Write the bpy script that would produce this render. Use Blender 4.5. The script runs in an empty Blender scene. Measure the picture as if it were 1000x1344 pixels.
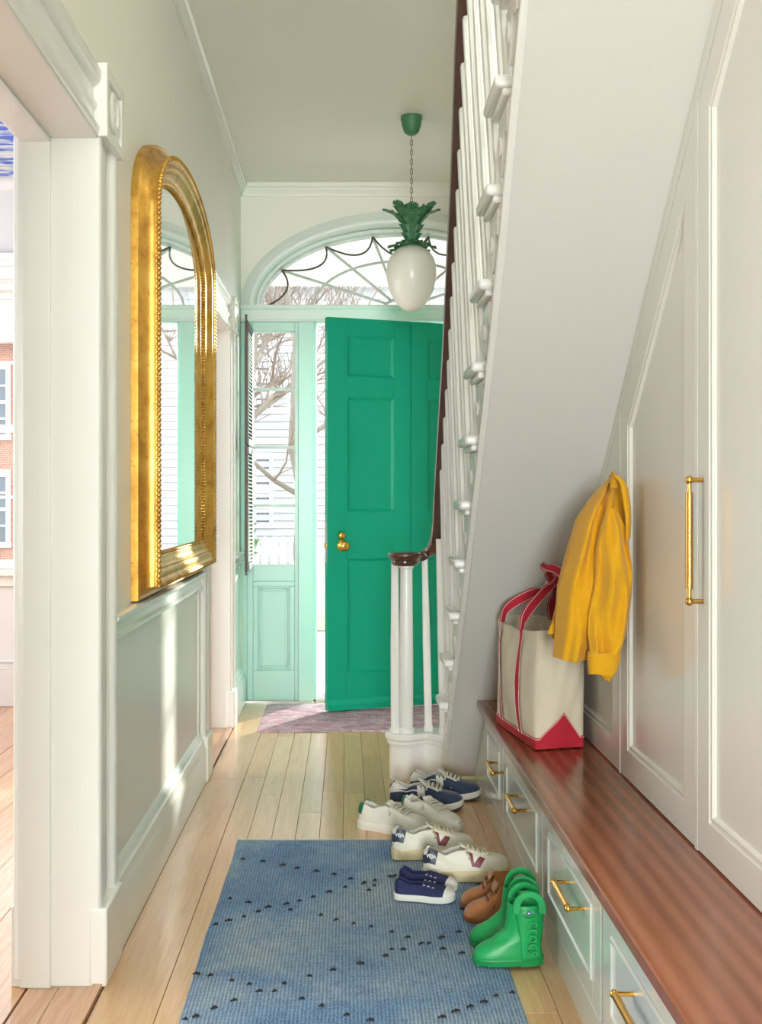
import bpy, math, random
from math import sin, cos, pi, radians, sqrt, atan2
from mathutils import Vector, Matrix
random.seed(7)
sc = bpy.context.scene
col = sc.collection

# ------------------------------------------------------------------ camera
cam_d = bpy.data.cameras.new('camera')
cam = bpy.data.objects.new('camera', cam_d); col.objects.link(cam)
cam.location = (0, 0, 1.2); cam.rotation_euler = (radians(90), 0, 0)
cam_d.sensor_fit = 'VERTICAL'; cam_d.sensor_height = 36.0
cam_d.lens = 1550 / 1344 * 36
cam_d.shift_x = 44 / 1344; cam_d.shift_y = -15 / 1344
cam_d.clip_start = 0.05; cam_d.clip_end = 300
sc.camera = cam

# ------------------------------------------------------------------ world / lights / exposure
w = bpy.data.worlds.new('sky'); sc.world = w; w.use_nodes = True
bg = w.node_tree.nodes['Background']
bg.inputs[0].default_value = (0.90, 0.95, 1.0, 1); bg.inputs[1].default_value = 3.0

def light(name, kind, loc, rot, energy, color=(1, 1, 1), size=1, size_y=None, **kw):
    d = bpy.data.lights.new(name, kind); d.energy = energy; d.color = color
    if kind == 'AREA':
        d.shape = 'RECTANGLE'; d.size = size; d.size_y = size_y or size
    for k, v in kw.items(): setattr(d, k, v)
    o = bpy.data.objects.new(name, d); o.location = loc; o.rotation_euler = rot
    col.objects.link(o); return o
sun = light('sun', 'SUN', (4, 12, 6), (0, 0, 0), 5.0, (1, 0.95, 0.88), angle=radians(1.5))
sun.rotation_euler = Vector((-1.0, -1.65, -0.42)).to_track_quat('-Z', 'Y').to_euler()
light('rear_fill_light', 'AREA', (0.0, -6.85, 1.6), (radians(100), 0, 0), 370, (0.90, 0.96, 1), 1.3, 2.5)  # added fill lamp behind the camera; the rear wall has no window
light('stairwell_fill_light', 'AREA', (0.85, 2.0, 5.3), (0, 0, 0), 75, (0.94, 0.98, 1), 0.9, 3.0)  # added soft fill from above the stairs, under a closed ceiling
light('side_room_fill_light', 'AREA', (-3.9, 4.3, 1.7), (0, radians(-90), 0), 100, (0.96, 0.98, 1), 2.0, 4.4)  # added lamp brightening side room and hall; the wall behind it is solid
sc.view_settings.view_transform = 'Standard'; sc.view_settings.look = 'None'
sc.view_settings.exposure = 0.85; sc.view_settings.gamma = 1.0
sc.view_settings.use_curve_mapping = False
sc.cycles.use_denoising = True
sc.cycles.max_bounces = 14; sc.cycles.diffuse_bounces = 7; sc.cycles.glossy_bounces = 5
sc.cycles.transparent_max_bounces = 16
sc.cycles.sample_clamp_indirect = 8.0
sc.cycles.caustics_reflective = False; sc.cycles.caustics_refractive = False

# ------------------------------------------------------------------ materials
def lin(c):
    return tuple((x / 12.92 if x <= 0.04045 else ((x + 0.055) / 1.055) ** 2.4) for x in [v / 255 for v in c]) + (1,)
class NT:
    def __init__(s, name):
        s.m = bpy.data.materials.new(name); s.m.use_nodes = True
        s.t = s.m.node_tree; s.n = s.t.nodes; s.b = s.n['Principled BSDF']
    def new(s, t, **kw):
        x = s.n.new(t)
        for k, v in kw.items():
            if k.startswith('i_'):
                x.inputs[k[2:].replace('_', ' ')].default_value = v
            else: setattr(x, k, v)
        return x
    def link(s, a, b): s.t.links.new(a, b)
    def coord(s, scale=(1, 1, 1), kind='Object', rot=(0, 0, 0)):
        if kind == 'World': src = s.new('ShaderNodeNewGeometry').outputs['Position']
        else: src = s.new('ShaderNodeTexCoord').outputs[kind]
        mp = s.new('ShaderNodeMapping'); mp.inputs['Scale'].default_value = scale
        mp.inputs['Rotation'].default_value = rot
        s.link(src, mp.inputs['Vector']); return mp.outputs[0]
    def noise(s, vec, scale=5, detail=3, rough=0.55, dist=0):
        x = s.new('ShaderNodeTexNoise'); x.inputs['Scale'].default_value = scale
        x.inputs['Detail'].default_value = detail; x.inputs['Roughness'].default_value = rough
        x.inputs['Distortion'].default_value = dist
        s.link(vec, x.inputs['Vector']); return x.outputs['Fac']
    def ramp(s, fac, stops):
        r = s.new('ShaderNodeValToRGB'); e = r.color_ramp.elements
        while len(e) < len(stops): e.new(0.5)
        for el, (p, c) in zip(e, stops): el.position = p; el.color = lin(c)
        s.link(fac, r.inputs[0]); return r.outputs[0]
    def mix(s, fac, a, b, blend='MIX'):
        x = s.new('ShaderNodeMix', data_type='RGBA', blend_type=blend)
        if hasattr(fac, 'links'): s.link(fac, x.inputs[0])
        else: x.inputs[0].default_value = fac
        for v, i in ((a, 6), (b, 7)):
            if hasattr(v, 'links'): s.link(v, x.inputs[i])
            else: x.inputs[i].default_value = v
        return x.outputs[2]
    def bump(s, h, strength=0.2, dist=0.01):
        x = s.new('ShaderNodeBump'); x.inputs['Strength'].default_value = strength
        x.inputs['Distance'].default_value = dist
        s.link(h, x.inputs['Height']); s.link(x.outputs[0], s.b.inputs['Normal'])
def mat(name, c, rough=0.5, metal=0, var=0.04, vscale=6, bump=0, bscale=60, spec=0.5, coat=0, stretch=(1, 1, 1), sheen=0):
    t = NT(name); L = lin(c)
    v = t.coord(stretch)
    n = t.noise(v, vscale, 3)
    lo = tuple(x * (1 - var) for x in L[:3]) + (1,); hi = tuple(min(1, x * (1 + var)) for x in L[:3]) + (1,)
    o = t.mix(n, lo, hi); t.link(o, t.b.inputs['Base Color'])
    t.b.inputs['Roughness'].default_value = rough; t.b.inputs['Metallic'].default_value = metal
    t.b.inputs['Specular IOR Level'].default_value = spec
    if coat: t.b.inputs['Coat Weight'].default_value = coat; t.b.inputs['Coat Roughness'].default_value = 0.06
    if sheen: t.b.inputs['Sheen Weight'].default_value = sheen
    if bump: t.bump(t.noise(t.coord(stretch), bscale, 4), bump, 0.004)
    return t.m
white = mat('gloss_white_paint', (226, 226, 219), 0.32, var=0.015, bump=0.05, bscale=9)
trimw = mat('trim_white_paint', (227, 228, 222), 0.20, var=0.015, bump=0.04, bscale=14)
wallw = mat('wall_white_paint', (232, 231, 222), 0.42, var=0.015, bump=0.03, bscale=40)
ceilw = mat('ceiling_white_paint', (236, 233, 224), 0.6, var=0.01)
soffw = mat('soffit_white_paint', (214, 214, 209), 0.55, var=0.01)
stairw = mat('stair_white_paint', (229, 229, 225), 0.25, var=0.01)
greyw = mat('side_room_grey_paint', (214, 212, 210), 0.4, var=0.01)
mint = mat('pale_mint_paint', (188, 219, 211), 0.3, var=0.02)
mintw = mat('mint_white_paint', (222, 230, 225), 0.3, var=0.02)
green_door = mat('emerald_door_paint', (0, 160, 126), 0.38, var=0.05, vscale=3, bump=0.04, bscale=20, spec=0.3)
closetw = mat('closet_satin_paint', (222, 222, 214), 0.20, var=0.01)
drawerw = mat('drawer_gloss_paint', (216, 221, 213), 0.13, var=0.01)
brass = mat('polished_brass', (226, 178, 84), 0.16, 1, var=0.06)
brass2 = mat('satin_brass', (205, 160, 84), 0.30, 1, var=0.06)
steel = mat('grey_steel', (150, 146, 140), 0.35, 1)
blackm = mat('dark_gap', (84, 62, 46), 0.8)
came = mat('dark_lead_came', (92, 84, 80), 0.5)
pale_came = mat('pale_glazing_bar', (206, 212, 208), 0.4)
mahog = mat('dark_mahogany', (74, 44, 34), 0.22, var=0.25, vscale=8, stretch=(8, 1, 8), coat=0.4)
louvre = mat('brown_shutter_paint', (88, 78, 74), 0.5)
def gold_mat():
    t = NT('aged_gilt'); v = t.coord((1, 1, 1))
    n = t.noise(v, 9, 6, 0.65); n2 = t.noise(v, 70, 4, 0.7)
    c = t.ramp(n, [(0.25, (160, 112, 50)), (0.5, (216, 166, 76)), (0.8, (236, 196, 112))])
    c2 = t.ramp(n2, [(0.30, (120, 70, 28)), (0.42, (255, 255, 255)), (1, (255, 255, 255))])
    t.link(t.mix(0.5, c, c2, 'MULTIPLY'), t.b.inputs['Base Color'])
    t.b.inputs['Metallic'].default_value = 0.75
    t.b.inputs['Roughness'].default_value = 0.4
    t.bump(n2, 0.15, 0.003); return t.m
gilt = gold_mat()
def mirror_mat():
    t = NT('mirror_silvering'); t.link(t.ramp(t.noise(t.coord(), 3), [(0, (228, 232, 228)), (1, (236, 238, 234))]), t.b.inputs['Base Color'])
    t.b.inputs['Metallic'].default_value = 1; t.b.inputs['Roughness'].default_value = 0.02
    return t.m
mirror_m = mirror_mat()
def glass_mat():
    t = NT('window_glass'); o = t.n['Material Output']
    tr = t.new('ShaderNodeBsdfTransparent'); tr.inputs[0].default_value = (0.96, 0.98, 0.97, 1)
    gl = t.new('ShaderNodeBsdfGlossy'); gl.inputs['Roughness'].default_value = 0.02
    f = t.new('ShaderNodeFresnel'); f.inputs[0].default_value = 1.45
    mx = t.new('ShaderNodeMixShader'); t.link(f.outputs[0], mx.inputs[0]); t.link(tr.outputs[0], mx.inputs[1]); t.link(gl.outputs[0], mx.inputs[2])
    t.link(mx.outputs[0], o.inputs[0]); t.n.remove(t.b); return t.m
glass = glass_mat()
def opal_mat():
    t = NT('opal_glass'); t.link(t.ramp(t.noise(t.coord(), 2), [(0, (222, 222, 212)), (1, (226, 226, 218))]), t.b.inputs['Base Color'])
    t.b.inputs['Roughness'].default_value = 0.3
    t.b.inputs['Subsurface Weight'].default_value = 0.3; t.b.inputs['Subsurface Radius'].default_value = (0.05, 0.05, 0.05)
    return t.m
opal = opal_mat()
def plank_mat(name, stops, rough, seed=0):
    t = NT(name)
    oi = t.new('ShaderNodeObjectInfo')
    g = t.new('ShaderNodeNewGeometry')
    add = t.new('ShaderNodeVectorMath', operation='MULTIPLY_ADD')
    t.link(oi.outputs['Random'], add.inputs[0]); add.inputs[1].default_value = (37, 91, 11); t.link(g.outputs['Position'], add.inputs[2])
    mp = t.new('ShaderNodeMapping'); mp.inputs['Scale'].default_value = (22, 1.3, 22); t.link(add.outputs[0], mp.inputs[0])
    n = t.noise(mp.outputs[0], 3.0, 6, 0.6, 0.8)
    n2 = t.noise(mp.outputs[0], 0.35, 2, 0.5, 0.2)
    a = t.ramp(n, stops)
    b = t.ramp(oi.outputs['Random'], [(0, (226, 214, 200)), (0.5, (255, 248, 236)), (1, (242, 222, 196))])
    c = t.mix(0.8, a, b, 'MULTIPLY')
    d = t.ramp(n2, [(0.3, (232, 220, 206)), (0.65, (255, 255, 255))])
    t.link(t.mix(0.6, c, d, 'MULTIPLY'), t.b.inputs['Base Color'])
    t.b.inputs['Roughness'].default_value = rough; t.bump(n, 0.08, 0.002)
    t.b.inputs['Coat Weight'].default_value = 0.35; t.b.inputs['Coat Roughness'].default_value = 0.16
    return t.m
oak = plank_mat('hall_oak_boards', [(0.2, (206, 166, 120)), (0.5, (226, 190, 148)), (0.8, (238, 208, 172))], 0.30)
pine = plank_mat('side_room_pine_boards', [(0.2, (186, 138, 100)), (0.5, (212, 170, 132)), (0.8, (226, 190, 156))], 0.26)
oldsill = plank_mat('worn_saddle_board', [(0.2, (176, 128, 90)), (0.5, (212, 176, 146)), (0.8, (228, 200, 172))], 0.32)
def sapele():
    t = NT('sapele_bench_wood'); v = t.coord((4.2, 0.30, 1), 'World')
    n = t.noise(v, 1.6, 4, 0.5, 1.2)
    wv = t.new('ShaderNodeTexWave', wave_type='BANDS', bands_direction='X'); wv.inputs['Scale'].default_value = 1.9
    wv.inputs['Distortion'].default_value = 2.5; wv.inputs['Detail'].default_value = 2; wv.inputs['Detail Scale'].default_value = 0.8
    t.link(v, wv.inputs['Vector'])
    f = t.noise(t.coord((160, 5, 5), 'World'), 3, 4)
    a = t.ramp(wv.outputs['Fac'], [(0, (152, 92, 64)), (0.5, (168, 106, 76)), (1, (180, 118, 88))])
    b = t.ramp(n, [(0.3, (205, 185, 170)), (0.7, (255, 250, 245))])
    c = t.mix(0.8, a, b, 'MULTIPLY')
    d = t.ramp(f, [(0.3, (225, 212, 205)), (0.6, (255, 255, 255))])
    t.link(t.mix(0.6, c, d, 'MULTIPLY'), t.b.inputs['Base Color'])
    t.b.inputs['Roughness'].default_value = 0.2; return t.m
bench_wood = sapele()
def rug_blue():
    t = NT('faded_blue_weave'); v = t.coord((1, 1, 1), 'World')
    big = t.noise(v, 2.2, 5, 0.65, 0.4)
    med = t.noise(t.coord((60, 9, 1), 'World'), 2.0, 4, 0.7)
    med2 = t.noise(t.coord((9, 60, 1), 'World'), 2.0, 4, 0.7)
    fine = t.noise(t.coord((190, 110, 1), 'World'), 1.4, 4, 0.8)
    base = t.ramp(big, [(0.30, (92, 142, 194)), (0.46, (124, 168, 208)), (0.60, (176, 198, 212)), (0.8, (206, 216, 218))])
    w1 = t.ramp(med, [(0.3, (140, 160, 186)), (0.5, (232, 234, 236)), (0.68, (255, 255, 255))])
    c = t.mix(0.75, base, w1, 'MULTIPLY')
    w2 = t.ramp(med2, [(0.35, (150, 170, 190)), (0.55, (255, 255, 255))])
    c = t.mix(0.5, c, w2, 'MULTIPLY')
    wv = t.new('ShaderNodeTexWave', wave_type='BANDS', bands_direction='X'); wv.inputs['Scale'].default_value = 34
    wv.inputs['Distortion'].default_value = 0.6; wv.inputs['Detail Scale'].default_value = 3
    t.link(v, wv.inputs['Vector'])
    wx = t.ramp(wv.outputs['Fac'], [(0.05, (255, 255, 255)), (0.6, (196, 208, 220)), (1, (138, 164, 192))])
    c = t.mix(0.8, c, wx, 'MULTIPLY')
    thread = t.ramp(fine, [(0.47, (0, 0, 0)), (0.60, (255, 255, 255))])
    c = t.mix(t.mix(0.55, (0, 0, 0, 1), thread), c, lin((196, 206, 208)))
    t.link(c, t.b.inputs['Base Color']); t.b.inputs['Roughness'].default_value = 0.9
    t.b.inputs['Specular IOR Level'].default_value = 0.1
    t.bump(wv.outputs['Fac'], 0.35, 0.003); return t.m
def rug_pink():
    t = NT('pink_grey_weave'); v = t.coord((1, 1, 1), 'World')
    a = t.noise(t.coord((22, 70, 1), 'World'), 1.3, 2, 0.6)
    b = t.noise(t.coord((5, 9, 1), 'World'), 1.6, 3, 0.6)
    c = t.ramp(a, [(0.34, (96, 92, 100)), (0.43, (160, 158, 164)), (0.50, (206, 200, 190)), (0.535, (196, 96, 140)), (0.57, (170, 150, 160)), (0.63, (204, 200, 180)), (0.7, (110, 118, 112))])
    br = t.new('ShaderNodeTexBrick'); br.inputs['Scale'].default_value = 17; br.inputs['Mortar Size'].default_value = 0.03
    br.inputs['Color1'].default_value = lin((226, 120, 168)); br.inputs['Color2'].default_value = lin((236, 232, 226)); br.inputs['Mortar'].default_value = lin((120, 118, 126))
    t.link(t.coord((1, 1, 1), 'World', (0, 0, 0.02)), br.inputs['Vector'])
    c = t.mix(0.55, c, br.outputs[0])
    d = t.ramp(b, [(0.4, (170, 162, 166)), (0.6, (255, 245, 248))])
    t.link(t.mix(0.6, c, d, 'MULTIPLY'), t.b.inputs['Base Color'])
    t.b.inputs['Roughness'].default_value = 0.95; t.bump(a, 0.6, 0.006); return t.m
def brick_far(c1, c2, mortar):
    t = NT('far_brick'); v = t.coord((1, 1, 1), 'World', (radians(90), 0, 0))
    b = t.new('ShaderNodeTexBrick'); b.inputs['Scale'].default_value = 5
    b.inputs['Color1'].default_value = lin(c1); b.inputs['Color2'].default_value = lin(c2); b.inputs['Mortar'].default_value = lin(mortar)
    b.inputs['Mortar Size'].default_value = 0.02
    t.link(v, b.inputs['Vector']); t.link(b.outputs[0], t.b.inputs['Base Color']); t.b.inputs['Roughness'].default_value = 0.9
    return t.m
def wallpaper():
    t = NT('blue_brushstroke_ceiling'); v = t.coord((3.6, 14, 1), 'World')
    n = t.noise(v, 1.5, 3, 0.6, 0.3); n2 = t.noise(t.coord((40, 60, 1), 'World'), 1, 4, 0.8)
    a = t.ramp(n, [(0.44, (206, 208, 206)), (0.54, (150, 166, 206)), (0.62, (74, 98, 190))])
    b = t.ramp(n2, [(0.36, (150, 150, 170)), (0.46, (255, 255, 255))])
    t.link(t.mix(0.6, a, b, 'MULTIPLY'), t.b.inputs['Base Color']); t.b.inputs['Roughness'].default_value = 0.8; return t.m

# ------------------------------------------------------------------ mesh helpers
ORI = {}
def origin_of(o):
    while o is not None:
        if o.name in ORI: return ORI[o.name]
        o = o.parent
    return Vector((0, 0, 0))
def props(o, label=None, cat=None, group=None, kind=None):
    if label: o['label'] = label
    if cat: o['category'] = cat
    if group: o['group'] = group
    if kind: o['kind'] = kind
    return o
def thing(name, loc, label, cat, group=None, world=True, rz=0):
    o = bpy.data.objects.new(name, None); o.empty_display_size = 0.05
    o.location = loc; o.rotation_euler = (0, 0, rz); col.objects.link(o)
    if world: ORI[o.name] = Vector(loc)
    return props(o, label, cat, group)
class B:
    def __init__(s): s.v = []; s.f = []
    def add(s, vs, fs):
        n = len(s.v); s.v += [Vector(x) for x in vs]; s.f += [tuple(i + n for i in f) for f in fs]; return s
    def box(s, x0, x1, y0, y1, z0, z1):
        vs = [(x, y, z) for z in (z0, z1) for y in (y0, y1) for x in (x0, x1)]
        return s.add(vs, [(0, 2, 3, 1), (4, 5, 7, 6), (0, 1, 5, 4), (2, 6, 7, 3), (0, 4, 6, 2), (1, 3, 7, 5)])
    def prism(s, pts, axis, a, b):
        """extrude 2D polygon; axis X: pts=(y,z), Y: pts=(x,z), Z: pts=(x,y)"""
        f = {'X': lambda p, t: (t, p[0], p[1]), 'Y': lambda p, t: (p[0], t, p[1]), 'Z': lambda p, t: (p[0], p[1], t)}[axis]
        n = len(pts); vs = [f(p, a) for p in pts] + [f(p, b) for p in pts]
        fs = [tuple(range(n))[::-1], tuple(range(n, 2 * n))] + [(i, (i + 1) % n, (i + 1) % n + n, i + n) for i in range(n)]
        return s.add(vs, fs)
    def loft(s, rings, closed=True, cap=True, loop=False):
        n = len(rings[0]); vs = [p for r in rings for p in r]; fs = []; m = len(rings)
        for j in range(m if loop else m - 1):
            k = (j + 1) % m
            for i in range(n if closed else n - 1):
                i2 = (i + 1) % n
                fs.append((j * n + i, j * n + i2, k * n + i2, k * n + i))
        if cap and not loop: fs += [tuple(range(n))[::-1], tuple(range((m - 1) * n, m * n))]
        return s.add(vs, fs)
    def sweep(s, path, prof, up=(0, 0, 1), cap=True, loop=False, scale=None):
        path = [Vector(p) for p in path]; up = Vector(up); rings = []; m = len(path)
        for i, p in enumerate(path):
            a = path[(i - 1) % m] if (i > 0 or loop) else p
            b = path[(i + 1) % m] if (i < m - 1 or loop) else p
            t = (b - a).normalized(); side = t.cross(up)
            if side.length < 1e-4: side = t.cross(Vector((0, 1, 0.01)))
            side.normalize(); u = side.cross(t).normalized(); k = scale[i] if scale else 1
            rings.append([p + side * (q[0] * k) + u * (q[1] * k) for q in prof])
        return s.loft(rings, True, cap, loop)
    def tube(s, path, r, n=8, cap=True, loop=False, up=(0.02, 0.01, 1)):
        rr = r if isinstance(r, (list, tuple)) else None
        prof = [(cos(2 * pi * k / n), sin(2 * pi * k / n)) for k in range(n)]
        if rr is None: return s.sweep(path, [(a * r, b * r) for a, b in prof], up, cap, loop)
        return s.sweep(path, prof, up, cap, loop, rr)
    def lathe(s, prof, n=20, o=(0, 0, 0), axis='Z', cap=True):
        rings = []
        for r, h in prof:
            ring = []
            for k in range(n):
                a = 2 * pi * k / n; c, d = r * cos(a), r * sin(a)
                p = {'Z': (c, d, h), 'X': (h, c, d), 'Y': (d, h, c)}[axis]
                ring.append(Vector(o) + Vector(p))
            rings.append(ring)
        return s.loft(rings, True, cap)
    def grid(s, fn, nu, nv, closed_v=False):
        vs = [fn(i / nu, j / nv) for i in range(nu + 1) for j in range(nv + (0 if closed_v else 1))]
        m = nv if closed_v else nv + 1
        return s.add(vs, [(i * m + j, i * m + (j + 1) % m, (i + 1) * m + (j + 1) % m, (i + 1) * m + j) for i in range(nu) for j in range(nv)])
    def ball(s, c, r, n=8, m=6):
        c = Vector(c); r = r if isinstance(r, (tuple, list)) else (r, r, r)
        return s.loft([[c + Vector((r[0] * cos(2 * pi * k / n) * sin(pi * (j + .02) / (m + .04)), r[1] * sin(2 * pi * k / n) * sin(pi * (j + .02) / (m + .04)), -r[2] * cos(pi * (j + .02) / (m + .04)))) for k in range(n)] for j in range(m + 1)])
    def xf(s, M):
        s.v = [M @ v for v in s.v]; return s
    def make(s, name, m, parent=None, label=None, bevel=0, sub=0, solid=0, smooth=35, kind=None, cat=None, group=None, seg=2):
        me = bpy.data.meshes.new(name); o0 = origin_of(parent) if parent else Vector((0, 0, 0))
        me.from_pydata([v - o0 for v in s.v], [], s.f)
        import bmesh
        bm = bmesh.new(); bm.from_mesh(me); bmesh.ops.recalc_face_normals(bm, faces=bm.faces); bm.to_mesh(me); bm.free()
        me.materials.append(m)
        if smooth:
            me.polygons.foreach_set('use_smooth', [True] * len(me.polygons)); me.set_sharp_from_angle(angle=radians(smooth))
        o = bpy.data.objects.new(name, me); col.objects.link(o)
        if parent: o.parent = parent
        if solid:
            q = o.modifiers.new('thickness', 'SOLIDIFY'); q.thickness = solid; q.offset = 0
        if bevel:
            q = o.modifiers.new('edge', 'BEVEL'); q.width = bevel; q.segments = seg; q.limit_method = 'ANGLE'; q.angle_limit = radians(40)
        if sub:
            q = o.modifiers.new('smooth', 'SUBSURF'); q.levels = sub; q.render_levels = sub
        return props(o, label, cat, group, kind)
def box(x0, x1, y0, y1, z0, z1): return B().box(x0, x1, y0, y1, z0, z1)
def clone(o, parent=None, loc=None, rz=None, **kw):
    c = o.copy(); col.objects.link(c); c.parent = parent
    if loc is not None: c.location = loc
    if rz is not None: c.rotation_euler = (0, 0, rz)
    for ch in o.children: clone(ch, c)
    props(c, kw.get('label'), kw.get('cat'), kw.get('group')); return c
def S(b, name, m, **kw): return b.make(name, m, kind='structure', **kw)
def lerp(a, b, t): return a + (b - a) * t
def tab(t, x):
    if x <= t[0][0]: return t[0][1]
    for (a, p), (b, q) in zip(t, t[1:]):
        if x <= b:
            k = (x - a) / (b - a); k = k * k * (3 - 2 * k) * 0.5 + k * 0.5; return p + (q - p) * k
    return t[-1][1]
def text(txt, size, depth, M, name, m, parent, label=None, bold=0):
    cu = bpy.data.curves.new('lettering', 'FONT'); cu.body = txt; cu.size = size; cu.extrude = depth; cu.offset = bold
    cu.align_x = 'CENTER'; cu.align_y = 'CENTER'; cu.resolution_u = 3
    to = bpy.data.objects.new('lettering', cu); col.objects.link(to)
    bpy.context.view_layer.update()
    me = bpy.data.meshes.new_from_object(to.evaluated_get(bpy.context.evaluated_depsgraph_get()))
    bpy.data.objects.remove(to); bpy.data.curves.remove(cu)
    o0 = origin_of(parent) if parent else Vector((0, 0, 0))
    me.transform(M)
    me.transform(Matrix.Translation(-o0)); me.materials.clear(); me.materials.append(m)
    o = bpy.data.objects.new(name, me); col.objects.link(o); o.parent = parent
    return props(o, label)
# ================================================================== STRUCTURE
WL, WI, WB, ZC = -0.637, -0.785, 7.05, 3.09
# ---- floors: dark sub floor + one object per board
fl = S(box(-0.79, 1.4, -7.0, 7.3, -0.06, -0.006), 'floor', blackm)
board_cache = {}
def board(parent, x0, x1, y0, y1, m, z=0.0, nm='floor_board'):
    key = (round(x1 - x0, 4), round(y1 - y0, 4), m.name, nm)
    if key not in board_cache:
        o = box(0, x1 - x0 - 0.0014, 0, y1 - y0 - 0.0014, -0.02, 0).make(nm, m, parent, bevel=0.0009, seg=1, smooth=0)
        board_cache[key] = o
    else:
        o = board_cache[key].copy(); col.objects.link(o); o.parent = parent
    o.location = (x0, y0, z); return o
rnd = random.Random(3)
x = -0.355
while x < 1.34:
    y = -0.2 + rnd.uniform(-0.9, 0) if x < 0.56 else 4.7
    wd = 0.085
    while y < 7.2:
        L = rnd.choice([0.9, 1.2, 1.5, 1.8]); y1 = min(y + L, 7.2)
        if y1 > 0.2: board(fl, x, x + wd, y, y1, oak, rnd.uniform(-0.0007, 0.0005))
        y = y1
    x += wd
for y0, y1 in ((-0.5, 2.6), (2.6, 5.1), (5.1, 7.05)):
    board(fl, -0.600, -0.445, y0, y1, oak); board(fl, -0.445, -0.355, y0 + 0.02, y1 + 0.02 if y1 < 7 else y1, oak, -0.0005)
for (y0, y1) in ((0.9, 2.93), (5.2, 6.22)):
    board(fl, -0.785, -0.71, y0, y1, oldsill, 0.001, 'threshold_board'); board(fl, -0.71, -0.63, y0, y1, oldsill, 0.0015, 'threshold_board')
    board(fl, -0.628, -0.603, y0, y1, oldsill, 0.010, 'threshold_strip')
fl2 = S(box(-4.05, -0.79, -1.5, 6.95, -0.06, -0.006), 'floor.001', blackm)
x = -0.79
while x > -3.95:
    wd = rnd.choice([0.14, 0.17, 0.2]); y = rnd.uniform(-1.4, 0)
    while y < 6.9:
        y1 = min(y + rnd.choice([2.2, 2.8, 3.4]), 6.9); board(fl2, x - wd, x, y, y1, pine, rnd.uniform(-0.001, 0.0006)); y = y1
    x -= wd
# ---- left wall, in solid runs round the two openings
O1, O2 = (0.9, 2.915), (5.2, 6.22)
wl = B()
wl.box(WI, WL, -7.0, O1[0], 0, ZC); wl.box(WI, WL, O1[0], O1[1], 2.10, ZC)
wl.box(WI, WL, O1[1], O2[0], 0, ZC); wl.box(WI, WL, O2[0], O2[1], 2.10, ZC); wl.box(WI, WL, O2[1], WB + 0.15, 0, ZC)
S(wl, 'wall_left', wallw)
# jamb linings
jl = B()
for (a, b) in (O1, O2):
    jl.box(WI - 0.022, WL + 0.024, b - 0.002, b + 0.01, 0, 2.102); jl.box(WI - 0.022, WL + 0.024, a - 0.01, a + 0.002, 0, 2.102)
    jl.box(WI - 0.022, WL + 0.024, a, b, 2.094, 2.102)
    # stop bead near the side-room edge of the reveal
    jl.box(WI - 0.022, WI + 0.055, b - 0.014, b, 0, 2.094); jl.box(WI - 0.022, WI + 0.055, a, b, 2.082, 2.094)
S(jl, 'trim_1', trimw, bevel=0.004)
CP = [(0, 0), (.024, 0), (.028, .04), (.028, .12), (.014, .17), (.014, .34), (.021, .40), (.021, .47), (.012, .52), (.012, .70), (.026, .76), (.032, .84), (.032, .95), (.024, 1), (0, 1)]
def casing_v(y0, y1, z0, z1, side=1):
    return B().prism([(WL + a, lerp(y0, y1, t)) for a, t in CP], 'Z', z0, z1)
def casing_h(y0, y1, z0, z1):
    return B().prism([(WL + a, lerp(z0, z1, t)) for a, t in CP], 'Y', y0, y1)
n = 2
for (a, b) in (O1, O2):
    wd = 0.20 if b < 4 else 0.17
    c = casing_v(b, b + wd, 0.19, 2.10); c.v += []
    S(c, 'trim_%d' % n, trimw); n += 1
    S(casing_v(a, a - wd, 0.19, 2.10), 'trim_%d' % n, trimw); n += 1
    S(casing_h(a, b, 2.10, 2.265), 'trim_%d' % n, trimw); n += 1
    for (p, q) in ((b - 0.006, b + wd + 0.004), (a - wd - 0.004, a + 0.006)):
        pl = B().box(WL, WL + 0.044, p, q, 0, 0.195)
        S(pl, 'trim_%d' % n, trimw, bevel=0.006); n += 1
        cb = B().box(WL, WL + 0.036, p - 0.002, q + 0.002, 2.10, 2.275)
        f = 0.028
        cb.box(WL, WL + 0.046, p - 0.004, q + 0.004, 2.275 - f, 2.279); cb.box(WL, WL + 0.046, p - 0.004, q + 0.004, 2.097, 2.097 + f)
        cb.box(WL, WL + 0.0455, p - 0.0035, p + f, 2.102, 2.274); cb.box(WL, WL + 0.0455, q - f, q + 0.0035, 2.102, 2.274)
        m_ = (p + q) / 2
        cb.lathe([(0.052, WL + .03), (0.052, WL + 0.044), (0.035, WL + 0.048), (0.03, WL + 0.040), (0.0, WL + .046)], 20, (0, m_, 2.1875), 'X')
        S(cb, 'trim_%d' % n, trimw, bevel=0.003); n += 1
# side-room face of the openings
sr = B()
for (a, b) in (O1, O2):
    sr.box(WI - 0.03, WI, b, b + 0.11, 0, 2.2); sr.box(WI - 0.03, WI, a - 0.11, a, 0, 2.2); sr.box(WI - 0.03, WI, a, b, 2.10, 2.2)
    sr.tube([(WI - 0.02, b + 0.004, 0.02), (WI - 0.02, b + 0.004, 2.1)], 0.02, 10)
    sr.box(WI - 0.045, WI - 0.0, b - 0.004, b + 0.12, 0, 0.20)
S(sr, 'trim_%d' % n, trimw, bevel=0.004); n += 1
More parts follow.
